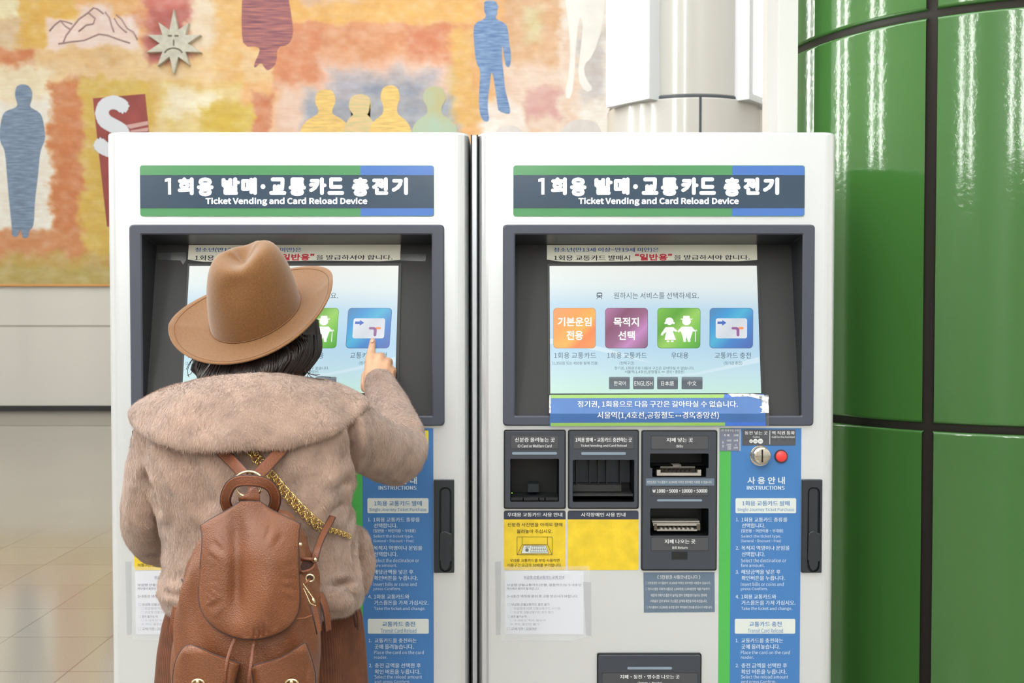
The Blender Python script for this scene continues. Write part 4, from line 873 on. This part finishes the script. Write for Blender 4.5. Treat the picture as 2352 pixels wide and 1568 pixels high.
for k in range(420):
    t = rr.uniform(-1.8, 1.8); f = rr.uniform(.985, 1.035); P = []; dt = rr.uniform(-.035, .035); e = rr.uniform(-5, 4)
    for px, py, rx, ry, Y in ((588, 768, .1145, .109, -.467), (589, 790, .1145, .11, -.472), (588, 812, .113, .108, -.475), (583, 836, .105, .103, -.48), (578, 858+e, .093, .095, -.485), (576, 868+e, .085, .09, -.486)):
        c = at(px, py, Y); P.append(under(Vector((c.x+rx*f*math.sin(t), c.y-ry*f*math.cos(t), c.z)))); t += dt*.4
    Q = spline(P, 3); g.tube(Q, [.0013+.0008*math.sin(PI*i/len(Q)) for i in range(len(Q)-1)]+[.0005], hairm, n=5)
for pts in ([(722, 790), (722, 820), (706, 846), (716, 866), (745, 872)], [(720, 800), (712, 836), (700, 852), (724, 862), (760, 866)], [(724, 780), (727, 815), (712, 850), (704, 868)], [(714, 820), (700, 846), (712, 858), (735, 860)], [(452, 812), (440, 828), (431, 850), (434, 866)], [(455, 818), (444, 836), (440, 856), (430, 862)], [(450, 815), (436, 832), (428, 848)]):
    g.tube(spline([at(x, y, -.52) for x, y in pts], 6), .0006, hairm, n=5)
s_ = g.build('loose_strands', hair); tag(s_, kind='stuff')
# ---- coat
fur = mat('taupe_fur', (178, 149, 133), .9, noise=(16, .10), bump=(300, .003, 'noise', (1.6, 1, .45)), sheen=.5)
g = G(); n = 48; rings = []
for py, x0, x1, Y, hd in ((885, 490, 690, -.50, .07), (915, 415, 765, -.51, .09), (950, 372, 800, -.52, .112), (1000, 350, 806, -.53, .125), (1060, 352, 804, -.535, .13), (1120, 366, 800, -.535, .13), (1180, 378, 800, -.53, .128), (1240, 386, 806, -.53, .128), (1300, 376, 818, -.53, .132), (1350, 371, 830, -.53, .136), (1380, 378, 836, -.53, .134), (1393, 392, 830, -.53, .126)):
    a, b = at(x0, py, Y), at(x1, py, Y); c = (a+b)/2; rx = (b.x-a.x)/2; q = []
    for k in range(n):
        t = 2*PI*k/n; e = .82
        q.append(Vector((c.x+rx*math.copysign(abs(math.sin(t))**e, math.sin(t)), c.y-hd*math.copysign(abs(math.cos(t))**e, math.cos(t)), c.z)))
    rings.append(q)
g.loft(rings, fur)
chain(g, [at(700, 975, -.515), SR, at(850, 1020, -.43), at(908, 1046, -.34), at(917, 1036, -.28), at(912, 985, -.21), at(893, 930, -.12), at(873, 884, -.058)], [.066, .062, .058, .0555, .053, .0485, .0415, .0345], fur, 20)
chain(g, [at(470, 985, -.525), SL, at(362, 1070, -.53), at(340, 1150, -.52), at(335, 1210, -.48), at(352, 1248, -.42), WL], [.07, .062, .055, .049, .047, .044, .04], fur, 20)
chain(g, [at(792, 1222, -.45), at(822, 1240, -.43), at(832, 1290, -.42), at(822, 1345, -.43)], [.016, .023, .026, .02], fur)     # flared side of the coat
for sx in (400, 470, 560, 650, 740): chain(g, [at(sx, 1378, -.53-.118*math.cos((sx-600)/260)), at(sx+50, 1380, -.53-.118*math.cos((sx+50-600)/260))], [.02, .02], fur)
coat = remeshed(g, 'coat', person, .0055, 5, fur); coat['label'] = 'taupe fur coat'
def folds(o, amp, seed=1, sc=7):
    me = o.data; nV = len(me.vertices); v = np.empty(nV*3); me.vertices.foreach_get('co', v); v = v.reshape(-1, 3)
    nn = np.empty(nV*3); me.vertex_normals.foreach_get('vector', nn); nn = nn.reshape(-1, 3)
    d = (fbm(v[:, 0]*sc+v[:, 1]*sc*.6, v[:, 2]*sc*.8, seed, 3)-.5)*2
    d2 = (fbm(v[:, 0]*38+v[:, 1]*20, v[:, 2]*30, seed+7, 3)-.5)*2
    v = v + nn*(amp*d+amp*.28*d2)[:, None]; me.vertices.foreach_set('co', v.ravel()); me.update()
def crease(o, pts, depth, wid):
    """press a fold line into cloth"""
    me = o.data; nV = len(me.vertices); v = np.empty(nV*3); me.vertices.foreach_get('co', v); v = v.reshape(-1, 3)
    nn = np.empty(nV*3); me.vertex_normals.foreach_get('vector', nn); nn = nn.reshape(-1, 3)
    w0 = np.array(person.location); best = np.full(nV, 9.0)
    for a, b in zip(pts[:-1], pts[1:]):
        a = np.array(a)-w0; b = np.array(b)-w0; ab = b-a; t = np.clip(((v-a)@ab)/(ab@ab), 0, 1); best = np.minimum(best, np.linalg.norm(v-(a+t[:, None]*ab), axis=1))
    d = -depth*np.exp(-(best/wid)**2)+depth*.5*np.exp(-((best-wid*1.9)/wid)**2)
    v = v+nn*d[:, None]; me.vertices.foreach_set('co', v.ravel()); me.update()
folds(coat, .010, 5)
for pts, dp, wd in (([(800, 985, -.56), (808, 1040, -.55), (802, 1090, -.52)], .010, .010), ([(815, 1035, -.50), (860, 1065, -.45), (905, 1095, -.36)], .007, .008), ([(880, 960, -.16), (905, 975, -.2), (935, 990, -.25)], .010, .010), ([(895, 990, -.25), (930, 1005, -.27), (955, 1030, -.29)], .008, .009),
        ([(383, 1140, -.55), (380, 1200, -.55), (388, 1260, -.52)], .010, .012), ([(330, 1120, -.56), (322, 1190, -.54), (345, 1250, -.48)], .007, .008), ([(350, 1090, -.58), (370, 1120, -.6), (385, 1160, -.6)], .008, .010), ([(800, 1120, -.58), (770, 1160, -.64), (720, 1185, -.66)], .008, .014), ([(795, 1160, -.58), (765, 1190, -.64), (735, 1215, -.66)], .008, .012), ([(400, 1020, -.63), (440, 1080, -.66), (470, 1150, -.66)], .007, .016),
        ([(815, 1200, -.5), (800, 1260, -.55), (800, 1340, -.56)], .010, .009), ([(700, 1345, -.66), (760, 1342, -.64), (800, 1338, -.58)], .006, .006), ([(372, 1345, -.56), (400, 1360, -.62), (430, 1365, -.64)], .006, .006)):
    crease(coat, [at(*p) for p in pts], dp*1.6, wd*1.15)
# cape collar
def collar_pt(s, phi):
    """s 0 at the neck .. 1 at the outer edge; phi 0 at the middle of the back"""
    c = math.cos(phi); sn = math.sin(phi)
    if c > 0: pyo = 918+100*c
    else: pyo = 918-c*20
    pyi = 876-14*c - 6*sn
    px = 582*(1-s)+577*s; rx = (.098+(.2075-.098)*s); ry = .088+(.180-.088)*s
    Yc = -.495-.012*s; Y = Yc-ry*c
    py = pyi+(pyo-pyi)*s**1.35
    p = at(px, py, Y if c > 0 else Yc); x = at(px, py, Yc).x+rx*sn
    bul = .016*math.sin(PI*min(1, s*1.02))**.8
    return Vector((x, Y-bul*c*.9, p.z+bul*.55))
g = G(); rings = []; n = 128
def cring(s, dn=0.0, dz=0.0, wob=0):
    q = []
    for k in range(n):
        ph = 2*PI*k/n; p = collar_pt(s, ph); c = at(580, 870, -.495)
        o = Vector((p.x-c.x, p.y-c.y, 0)).normalized()
        w = .004*math.sin(ph*5+1)+.003*math.sin(ph*9+.4)
        p = p+o*(dn+w*wob)+Vector((0, 0, dz+w*.6*wob)); q.append(p)
    return q
rings = [cring(0, -.016, -.045), cring(0, -.014, -.012), cring(0, -.006, .004), cring(.06, 0, .003), cring(.15), cring(.3), cring(.45), cring(.6, 0, 0, .4), cring(.75, 0, 0, .7), cring(.88, 0, 0, 1), cring(.96, .002, 0, 1), cring(1, .003, -.006, 1), cring(1, -.002, -.018, 1), cring(.94, -.004, -.026, 1), cring(.8, -.006, -.022), cring(.6, -.01, -.02)]
g.loft(rings, fur, cap=False); collar = g.build('collar', coat); collar['label'] = 'wide fur cape collar'
sb = collar.modifiers.new('s', 'SUBSURF'); sb.levels = 1; sb.render_levels = 1; apply_mods(collar); folds(collar, .004, 9, 14)
# pile of the fur: short strands lying downwards
def pile(srcs, count, length, width, name, parent, seed):
    r = np.random.default_rng(seed); VV = []
    for o in srcs:
        me = o.data; me.calc_loop_triangles(); nT = len(me.loop_triangles); tv = np.empty(nT*3, np.int32); me.loop_triangles.foreach_get('vertices', tv); tv = tv.reshape(-1, 3)
        v = np.empty(len(me.vertices)*3); me.vertices.foreach_get('co', v); v = v.reshape(-1, 3); nm = np.empty(len(me.vertices)*3); me.vertex_normals.foreach_get('vector', nm); nm = nm.reshape(-1, 3)
        A = v[tv]; ar = np.linalg.norm(np.cross(A[:, 1]-A[:, 0], A[:, 2]-A[:, 0]), axis=1)/2
        nq = nm[tv].mean(1); seen = (nq[:, 1] < .35) | (nq[:, 2] > .1); ar = ar*seen
        k = int(count*ar.sum()); pick = r.choice(nT, k, p=ar/ar.sum()); b = r.random((k, 2)); fl = b.sum(1) > 1; b[fl] = 1-b[fl]; w = np.c_[1-b.sum(1), b]
        P = (A[pick]*w[..., None]).sum(1); N = (nm[tv[pick]]*w[..., None]).sum(1); N /= np.linalg.norm(N, axis=1)[:, None]
        f1 = fbm(P[:, 0]*22, P[:, 2]*22+P[:, 1]*9, 61, 2)-.5; f2 = fbm(P[:, 0]*22+40, P[:, 2]*22, 67, 2)-.5
        flow = np.c_[.25+f1*2.2, 0*f1, -1+f2*1.6]+r.normal(0, .28, (k, 3)); flow -= N*(flow*N).sum(1)[:, None]; flow /= np.linalg.norm(flow, axis=1)[:, None]+1e-9
        lift = r.uniform(.18, .5, (k, 1)); dv = flow+N*lift; dv /= np.linalg.norm(dv, axis=1)[:, None]
        sd = np.cross(N, dv); sd /= np.linalg.norm(sd, axis=1)[:, None]+1e-9
        L = length*r.uniform(.55, 1.2, (k, 1)); Wd = width*r.uniform(.7, 1.2, (k, 1)); base = P-N*.0008
        VV.append(np.stack([base-sd*Wd/2, base+sd*Wd/2, base+dv*L], 1).reshape(-1, 3))
    V = np.concatenate(VV); nF = len(V)//3; me = bpy.data.meshes.new(name)
    me.vertices.add(len(V)); me.vertices.foreach_set('co', V.ravel()); me.loops.add(len(V)); me.loops.foreach_set('vertex_index', np.arange(len(V), dtype=np.int32)); me.polygons.add(nF); me.polygons.foreach_set('loop_start', np.arange(0, len(V), 3, dtype=np.int32)); me.update()
    me.materials.append(mat('fur_strand', (178, 149, 133), .8, noise=(30, .16), sheen=.3))
    o = bpy.data.objects.new(name, me); COL.objects.link(o); o.parent = parent; tag(o, kind='stuff'); return o
pile([coat, collar], 300000, .0090, .0009, 'fur_pile', coat, 3)
# ---- corduroy skirt: real ridges round a flared cone
cord = mat('rust_corduroy', (104, 59, 35), .85, noise=(40, .12), sheen=.2)
g = G(); rings = []; NR = 210; n = NR*4
for py, x0, x1, hd in ((1340, 420, 800, .115), (1385, 392, 818, .125), (1420, 384, 824, .132), (1480, 377, 829, .14), (1540, 373, 833, .147), (1600, 369, 838, .153), (1760, 358, 850, .165), (2000, 345, 865, .18), (2080, 343, 868, .18)):
    a, b = at(x0, py, -.5), at(x1, py, -.5); c = (a+b)/2; rx = (b.x-a.x)/2; q = []
    for k in range(n):
        t = 2*PI*k/n; rd = (0, .0017, .0024, .0017)[k % 4]; fold = .006*math.sin(t*9+py*.004)*min(1, (py-1340)/120)
        q.append(Vector((c.x+(rx+rd+fold)*math.sin(t), -.5-(hd+rd+fold)*math.cos(t), c.z)))
    rings.append(q)
g.loft(rings, cord, cap=False); skirt = g.build('skirt', person); skirt['label'] = 'rust brown corduroy skirt'
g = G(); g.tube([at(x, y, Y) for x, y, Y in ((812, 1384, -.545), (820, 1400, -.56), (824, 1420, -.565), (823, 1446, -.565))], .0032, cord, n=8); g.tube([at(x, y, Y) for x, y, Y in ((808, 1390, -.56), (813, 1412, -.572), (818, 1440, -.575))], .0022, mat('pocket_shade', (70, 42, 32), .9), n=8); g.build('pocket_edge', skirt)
# ---- boots
bt = mat('boot_leather', (60, 44, 38), .45)
g0 = at(600, 1400, -.5).x
for s in (-1, 1):
    g = G(); x = g0+s*.085; g.loft([[(x+rx*math.sin(t)+s*.005*k, cy-ry*math.cos(t), z) for t in np.linspace(0, 2*PI, 25)[:-1]] for k, (z, rx, ry, cy) in enumerate(((.0, .042, .115, -.44), (.02, .044, .12, -.44), (.05, .043, .105, -.45), (.085, .042, .07, -.49), (.13, .047, .055, -.505), (.30, .056, .062, -.49), (.31, .053, .059, -.49)))], bt); g.build('boot', person)
# ================================================================== backpack
leather = mat('tan_leather', (128, 76, 47), .36, noise=(9, .08), bump=(520, .0007, 'voronoi'), spec=.5)
lstitch = mat('leather_stitch', (170, 104, 68), .6); ledge = mat('leather_edge', (58, 44, 48), .5); lstrap = mat('strap_leather', (126, 72, 46), .38, bump=(500, .0006, 'voronoi'))
gold = mat('gold_metal', (232, 200, 128), .18, metal=1); pgold = mat('pale_gold_metal', (238, 222, 178), .15, metal=1)
pack = empty('backpack', at(575, 1400, -.74), "small tan leather backpack with a flap and two front pockets on the person's back", 'backpack')
BYC = -.735
from mathutils.bvhtree import BVHTree
CT = BVHTree.FromPolygons([v.co+person.location for v in coat.data.vertices], [tuple(f.vertices) for f in coat.data.polygons])
def on_coat(px, py, lift=.007):
    """(px, py, depth) lying on the coat"""
    d = Vector(ray(px, py)).normalized(); h = CT.ray_cast(Vector((0, -D, ZC)), d)[0]
    return (px, py, (h.y if h else -.64)-lift)
def bp(px, py, Y): return at(px, py, Y)
# front surface of the bag (towards the viewer) as a function of the pixel
ROWS = [(1172, 520, 660, .030), (1200, 490, 684, .045), (1240, 462, 705, .058), (1290, 436, 722, .068), (1330, 424, 730, .073), (1380, 414, 735, .077), (1440, 409, 738, .080), (1500, 404, 736, .082), (1560, 402, 732, .083), (1620, 404, 728, .083), (1680, 414, 716, .078), (1710, 435, 700, .06)]
def row(py):
    for a, b in zip(ROWS[:-1], ROWS[1:]):
        if py <= b[0] or b is ROWS[-1]:
            t = max(0, min(1, (py-a[0])/(b[0]-a[0]))); return [a[k]+(b[k]-a[k])*t for k in (1, 2, 3)]
def bag_y(px, py):
    x0, x1, hd = row(py); u = (px-(x0+x1)/2)/((x1-x0)/2); u = max(-1, min(1, u)); return BYC-hd*(1-abs(u)**2.6)**.5
g = G(); rings = []; n = 72
for py in [1172, 1182, 1200, 1220, 1240, 1265, 1290, 1310, 1330, 1355, 1380, 1410, 1440, 1470, 1500, 1530, 1560, 1590, 1620, 1650, 1680, 1698, 1710]:
    x0, x1, hd = row(py); a, b = at(x0, py, BYC), at(x1, py, BYC); c = (a+b)/2; rx = (b.x-a.x)/2; q = []
    for k in range(n):
        t = 2*PI*k/n; s, co = math.sin(t), math.cos(t); e = .77
        wr = .0045*math.sin(t*7+py*.02)*(.3+.7*math.exp(-((py-1320)/60)**2)) + .0025*math.sin(t*13-py*.05)
        y = c.y-(hd if co > 0 else .022)*math.copysign(abs(co)**e, co)
        q.append(Vector((c.x+(rx+wr)*math.copysign(abs(s)**e, s), y-wr*co, c.z)))
    rings.append(q)
g.loft(rings, leather); bag = g.build('bag_body', pack); sb = bag.modifiers.new('s', 'SUBSURF'); sb.levels = 1; sb.render_levels = 1; apply_mods(bag)
def sheet(name, outline, off, parent, m, th=.0025, bulge=.004, grid=46, wrinkle=None, stitch_in=6, edge=True, yf=None):
    """a leather piece laid over the bag: outline in pixels"""
    yf = yf or bag_y
    P = [Vector((x, y)) for x, y in outline]
    for _ in range(2):
        Q = []
        for k in range(len(P)): a, b = P[k], P[(k+1) % len(P)]; Q += [a*.75+b*.25, a*.25+b*.75]
        P = Q
    ys = [p.y for p in P]; y0, y1 = min(ys), max(ys); R = []
    def span(py):
        xs = []
        for k in range(len(P)):
            a, b = P[k], P[(k+1) % len(P)]
            if (a.y <= py) != (b.y <= py): xs.append(a.x+(b.x-a.x)*(py-a.y)/(b.y-a.y))
        return min(xs), max(xs)
    M = 60; cxm = sum(p.x for p in P)/len(P)
    def pt(px, py, o):
        w = wrinkle(px, py) if wrinkle else 0
        return at(px, py, yf(px, py)-off-o-w)
    top, bot = [], []
    for j in range(grid+1):
        f = j/grid; f = .5-.5*math.cos(PI*f); py = y0+.3+(y1-y0-.6)*f; a, b = span(py); r1, r2 = [], []
        for i in range(M+1):
            h = i/M; px = a+(b-a)*(.5-.5*math.cos(PI*h)); ed = min(1, math.sin(PI*h)*1.6)*min(1, math.sin(PI*j/grid)*1.6)
            r1.append(pt(px, py, th+bulge*ed)); r2.append(pt(px, py, 0))
        top.append(r1); bot.append(r2)
    g = G(); V = [p for r in top for p in r]; nv = len(V); V += [p for r in bot for p in r]; w = M+1; Fs = []
    for j in range(grid):
        for i in range(M): k = j*w+i; Fs.append((k, k+1, k+w+1, k+w)); Fs.append((nv+k, nv+k+w, nv+k+w+1, nv+k+1))
    rim = [i for i in range(w)] + [j*w+M for j in range(1, grid+1)] + [grid*w+i for i in range(M-1, -1, -1)] + [j*w for j in range(grid-1, 0, -1)]
    for k in range(len(rim)): a, b = rim[k], rim[(k+1) % len(rim)]; Fs.append((a, b, nv+b, nv+a))
    g.add(V, Fs, m, True); o = g.build(name, parent)
    if edge:
        g = G(); g.tube([pt(p.x, p.y, th*.5) for p in P], .0013, ledge, n=6, closed=True); g.build('piping', o)
    if stitch_in:
        g = G(); c = Vector((cxm, (y0+y1)/2)); L = []
        for p in P:
            d = (p-c); L.append(p-d.normalized()*stitch_in)
        tot = 0; S = []
        for k in range(len(L)):
            a, b = L[k], L[(k+1) % len(L)]; mm = max(1, int((b-a).length/1.2))
            S += [a.lerp(b, t/mm) for t in range(mm)]
        for k in range(0, len(S)-3, 5):
            g.tube([pt(S[k+q].x, S[k+q].y, th+.0012) for q in (0, 3)], .00055, lstitch, n=5)
        so = g.build('stitching', o); so['kind'] = 'stuff'
    return o
FLAP = [(553, 1151), (553, 1151), (597, 1151), (597, 1151), (622, 1170), (655, 1186), (690, 1203), (690, 1203), (685, 1225), (686, 1310), (689, 1370), (686, 1405), (668, 1438), (630, 1460), (580, 1469), (530, 1462), (490, 1440), (464, 1408), (455, 1370), (459, 1310), (466, 1235), (461, 1207), (461, 1207), (490, 1188), (522, 1172)]
def sm(a, b, x): x = max(0, min(1, (x-a)/(b-a))); return x*x*(3-2*x)
def flap_y(px, py):
    u = (px-574)/115; hd = .022+.048*sm(1145, 1290, py)+.018*sm(1250, 1460, py)
    hd += .006*math.exp(-((px-574)/22)**2)*(1-sm(1150, 1260, py))
    a = BYC-hd*(1-.34*abs(u)**2.4); b = bag_y(px, max(py, 1235)); k = .006
    e = min(a, b)-.003; w = sm(1180, 1300, py); return a*(1-w)+w*(-k*math.log(math.exp(-(a-e)/k)+math.exp(-(b+.002-e)/k))+e)
def flap_w(px, py):
    u = (px-545)/20; v = (px-612)/34; w = sm(1165, 1230, py)*(1-sm(1350, 1455, py))
    ridge = -.014*math.exp(-u*u)*w + .007*math.exp(-v*v)*w + .002*math.sin(px*.05+py*.02)*sm(1230, 1300, py)
    a = math.atan2(py-1330, px-574); r = math.hypot((px-574)/112, (py-1330)/138)
    return ridge+.0026*math.sin(a*40+math.sin(a*9)*3)*(.5+.5*math.sin(a*5+1))*sm(.58, .85, r)*(1-sm(.93, 1.0, r))
flap = sheet('flap', FLAP, .007, pack, leather, th=.003, bulge=.004, grid=80, wrinkle=flap_w, stitch_in=5, yf=flap_y)
# pockets low on the front
for nm, ol in (('left', [(428, 1478), (450, 1484), (500, 1506), (548, 1522), (552, 1524), (546, 1545), (535, 1585), (525, 1640), (420, 1640), (398, 1600), (397, 1550), (405, 1510)]), ('right', [(700, 1475), (704, 1480), (716, 1515), (725, 1550), (724, 1590), (715, 1640), (596, 1640), (588, 1590), (580, 1545), (577, 1528), (600, 1524), (650, 1510)])):
    def py_(px, py): return min(bag_y(max(412, min(724, px)), py), BYC-.052)
    pk = sheet('front_pocket', ol, .012, pack, leather, th=.009, bulge=.013, grid=40, stitch_in=5, yf=py_); pk['label'] = '%s front pocket with gold turn lock' % nm
    cx = 455 if nm == 'left' else 670; c = at(cx, 1570, py_(cx, 1570)-.040)
    g = G(); g.tube([c+Vector((.0095*math.cos(t), 0, .0065*math.sin(t))) for t in np.linspace(0, 2*PI, 25)[:-1]], .0016, pgold, n=8, closed=True); g.ball(c+Vector((0, -.002, .002)), (.0035, .003, .006), pgold, 10, 8); g.build('turn_lock', pk)
g = G(); g.loft([[at(x, y, -.79-d) for x, y in ((549, 1526), (556, 1530), (550, 1600), (540, 1600))] for d in (0, .012)], leather, smooth=False); g.build('pocket_side', pack)
# drawcords below the flap
for pts in ([(541, 1464), (531, 1485), (523, 1510), (517, 1545), (515, 1600)], [(585, 1466), (581, 1488), (577, 1520), (572, 1555), (569, 1600)]):
    g = G(); g.tube([at(x, y, bag_y(x, y)-(.013 if y < 1500 else .036)) for x, y in pts], 0, lstrap, n=10, flat=(.0046, .0022), up=(0, -1, 0)); g.build('drawcord', pack)
# top tab, ring and carrying loop
g = G(); g.tube([at(572, y, Y) for y, Y in ((1160, -.752), (1150, -.766), (1141, -.769), (1133, -.764), (1129, -.750))], 0, lstrap, n=12, flat=(.035, .004), up=(0, -1, 0)); g.build('top_tab', pack)
rc = at(572, 1112, -.745); g = G()
g.tube([rc+Vector((.0235*math.cos(t)*(1 if math.sin(t) > 0 else .92), 0, .0205*math.sin(t))) for t in np.linspace(0, 2*PI, 37)[:-1]], .0021, pgold, n=8, closed=True); g.build('ring', pack)
def ribbon(name, pts, w, m=lstrap, th=.003, parent=pack, edge=True, up=None):
    P = [at(*p) for p in pts]; Q = []
    for k in range(len(P)-1):                                  # smooth run
        p0, p1, p2, p3 = P[max(k-1, 0)], P[k], P[k+1], P[min(k+2, len(P)-1)]
        for t in np.linspace(0, 1, 7)[:-1]:
            Q.append(.5*((2*p1)+(p2-p0)*t+(2*p0-5*p1+4*p2-p3)*t*t+(3*p1-p0-3*p2+p3)*t**3))
    Q.append(P[-1]); g = G(); g.tube(Q, 0, m, n=12, flat=(w, th), up=up or (0, -1, 0)); o = g.build(name, parent)
    U = Vector(up or (0, -1, 0))
    if edge:
        g = G()
        for s in (-1, 1):
            g.tube([q+((Q[min(i+1, len(Q)-1)]-Q[max(i-1, 0)]).normalized().cross(U)).normalized()*(s*w*.5) for i, q in enumerate(Q)], .0010, ledge, n=6)
        g.build('edge_paint', o)
    g = G()
    for s in (-1, 1):
        for i in range(0, len(Q)-1):
            T = (Q[i+1]-Q[i]); nrm = T.normalized().cross(U).normalized(); a = Q[i]+nrm*(s*w*.36)+U*(th*.5+.0002)
            for z in range(2): g.tube([a+T*(z*.5+.05), a+T*(z*.5+.38)], .0005, lstitch, n=5)
    st = g.build('stitching', o); st['kind'] = 'stuff'; return o
ribbon('carry_loop', [(526, 1174, -.735), (518, 1152, -.748), (521, 1132, -.758), (532, 1113, -.767), (550, 1104, -.772), (575, 1103, -.774), (600, 1106, -.772), (620, 1116, -.766), (631, 1134, -.758), (632, 1154, -.748), (624, 1176, -.735)], .0165, edge=True)
def mix(c, Y, t): return (c[0], c[1], c[2]*(1-t)+Y*t)
ribbon('shoulder_strap', [on_coat(499, 1024, .006), on_coat(510, 1036, .007), mix(on_coat(530, 1056, .008), -.712, .3), mix(on_coat(552, 1080, .008), -.728, .8), (566, 1094, -.742)], .0200)
ribbon('shoulder_strap', [on_coat(652, 1024, .006), on_coat(643, 1036, .012), mix(on_coat(625, 1056, .0155), -.716, .3), mix(on_coat(604, 1079, .008), -.728, .8), (588, 1094, -.743)], .0195)
ribbon('lower_strap', [on_coat(764, 1186, .008), on_coat(755, 1203, .015), mix(on_coat(741, 1230, .016), -.71, .5), (728, 1262, -.726), (722, 1288, -.737)], .0105)
ribbon('strap_end', [(733, 1362, -.735), (744, 1385, -.738), (751, 1415, -.738), (754, 1448, -.735)], .012, edge=True, up=(.75, -.6, 0)); ribbon('strap_end', [(406, 1392, -.735), (400, 1420, -.738), (396, 1448, -.738), (402, 1466, -.735)], .013, edge=True, up=(-.35, -.9, 0))
# gathered mouth at the right with eyelet, ring and hang tag
g = G(); q = []
mouth = [(684, 1286, -.772), (700, 1283, -.775), (716, 1284, -.772), (724, 1292, -.768), (720, 1302, -.771), (712, 1309, -.777), (698, 1313, -.782), (684, 1312, -.784)]
g.tube([at(*p) for p in mouth], .0026, lstrap, n=8); g.build('mouth_rim', pack)
g = G(); p = [at(*m) for m in mouth]; c = sum(p, Vector())/len(p)+Vector((0, .004, 0)); g.add([v+Vector((0, .0022, 0)) for v in p], [tuple(range(len(p)))], mat('bag_inside', (66, 40, 30), .8)); g.build('mouth_lining', pack)
ec = at(712, 1327, bag_y(705, 1327)-.030); g = G(); g.tube([ec+Vector((.0062*math.cos(t), 0, .0052*math.sin(t))) for t in np.linspace(0, 2*PI, 21)[:-1]], .0014, pgold, n=8, closed=True)
g.ball(ec+Vector((0, .001, 0)), (.0052, .0006, .0044), mat('bag_inside', (66, 40, 30), .8)); g.build('eyelet', pack)
g = G(); g.ball(at(724, 1285, -.775), .0034, pgold, 10, 8); g.build('stud', pack); g = G(); g.ball(at(690, 1250, -.795), .003, pgold, 10, 8); g.build('stud', pack)
g = G(); g.tube([at(x, y, Y) for x, y, Y in ((712, 1328, -.806), (706, 1336, -.812), (698, 1344, -.812))], .0022, lstrap, n=8); g.build('tag_cord', pack)
beads = G()
for a, b, m_ in (((697, 1341), (722, 1378), 16), ((698, 1352), (713, 1386), 14), ((713, 1386), (724, 1390), 4)):
    for k in range(m_+1):
        t = k/m_; beads.ball(at(a[0]+(b[0]-a[0])*t, a[1]+(b[1]-a[1])*t, -.815), .00105, pgold, 8, 6)
ch = beads.build('bead_chain', pack); ch['kind'] = 'stuff'
g = G(); g.tube([at(718, 1374, -.816), at(723, 1384, -.816)], .0022, pgold, n=8); g.build('chain_clasp', pack)
g = G(); T_ = [(715, 1386), (726, 1388), (739, 1446), (734, 1452), (730, 1457)]; pl_ = lambda x, y, o: at(x, y, -.812-o); g.slab(T_, pl_, 0, .003, lstrap); g.tube([pl_(x, y, .0015) for x, y in ((714, 1388), (722, 1422), (729, 1456))], .0018, ledge, n=6); g.build('hang_tag', pack)
# gusset seam and side folds
g = G(); g.tube([at(x, y, bag_y(x, y)-.0025) for x, y in ((680, 1420), (700, 1419), (718, 1412), (728, 1405))], .0011, lstitch, n=5); g.build('side_seam', pack)
g = G(); g.tube([at(x, y, bag_y(x, y)-.0022) for x, y in ((417, 1330), (425, 1352), (437, 1372), (450, 1384), (458, 1378))], .0013, ledge, n=5); g.build('side_seam', pack)
# ================================================================== gold chain of a shoulder bag
chain_root = empty('shoulder_chain', at(650, 1130, -.68), "gold link chain of a shoulder bag slung across the back of the fur coat", 'chain')
link = None
def oval_link(L, Wd, r):
    g = G(); g.tube([Vector((L*math.cos(t), Wd*math.sin(t), .0014*math.sin(2*t))) for t in np.linspace(0, 2*PI, 21)[:-1]], r, gold, n=7, closed=True); return g.build('link')
proto = oval_link(.0062, .0042, .00105)
def run(pts, step, offset, roll):
    global link
    P = [at(*p) for p in pts]; L = [0]
    for a, b in zip(P[:-1], P[1:]): L.append(L[-1]+(b-a).length)
    k = 0; d = 0
    while d < L[-1]:
        i = max(j for j in range(len(L)) if L[j] <= d); i = min(i, len(P)-2); t = (d-L[i])/(L[i+1]-L[i]); p = P[i].lerp(P[i+1], t); T = (P[i+1]-P[i]).normalized()
        nrm = Vector((0, -1, 0)); nrm = (nrm-T*nrm.dot(T)).normalized(); side = T.cross(nrm)
        M = Matrix((T, side, nrm)).transposed() @ Matrix.Rotation(roll+(.55 if k % 2 else -.55), 3, 'X') @ Matrix.Rotation(.25, 3, 'Z')
        o = proto if link is None else proto.copy()
        if link is not None: COL.objects.link(o)
        link = o; o.parent = chain_root; o.matrix_local = Matrix.LocRotScale(p+side*offset-chain_root.location, M.to_quaternion(), None)
        d += step; k += 1
path = [on_coat(x, y, .0085) for x, y in ((577, 1032), (590, 1052), (605, 1071), (620, 1090), (650, 1126), (668, 1145), (685, 1164), (715, 1193), (742, 1214))]
run(path, .0078, -.0042, .1); run(path, .0078, .0040, .9)
run([on_coat(x, y, .008) for x, y in ((752, 1216), (763, 1218), (775, 1221), (790, 1227), (802, 1231))], .0078, 0, .3)
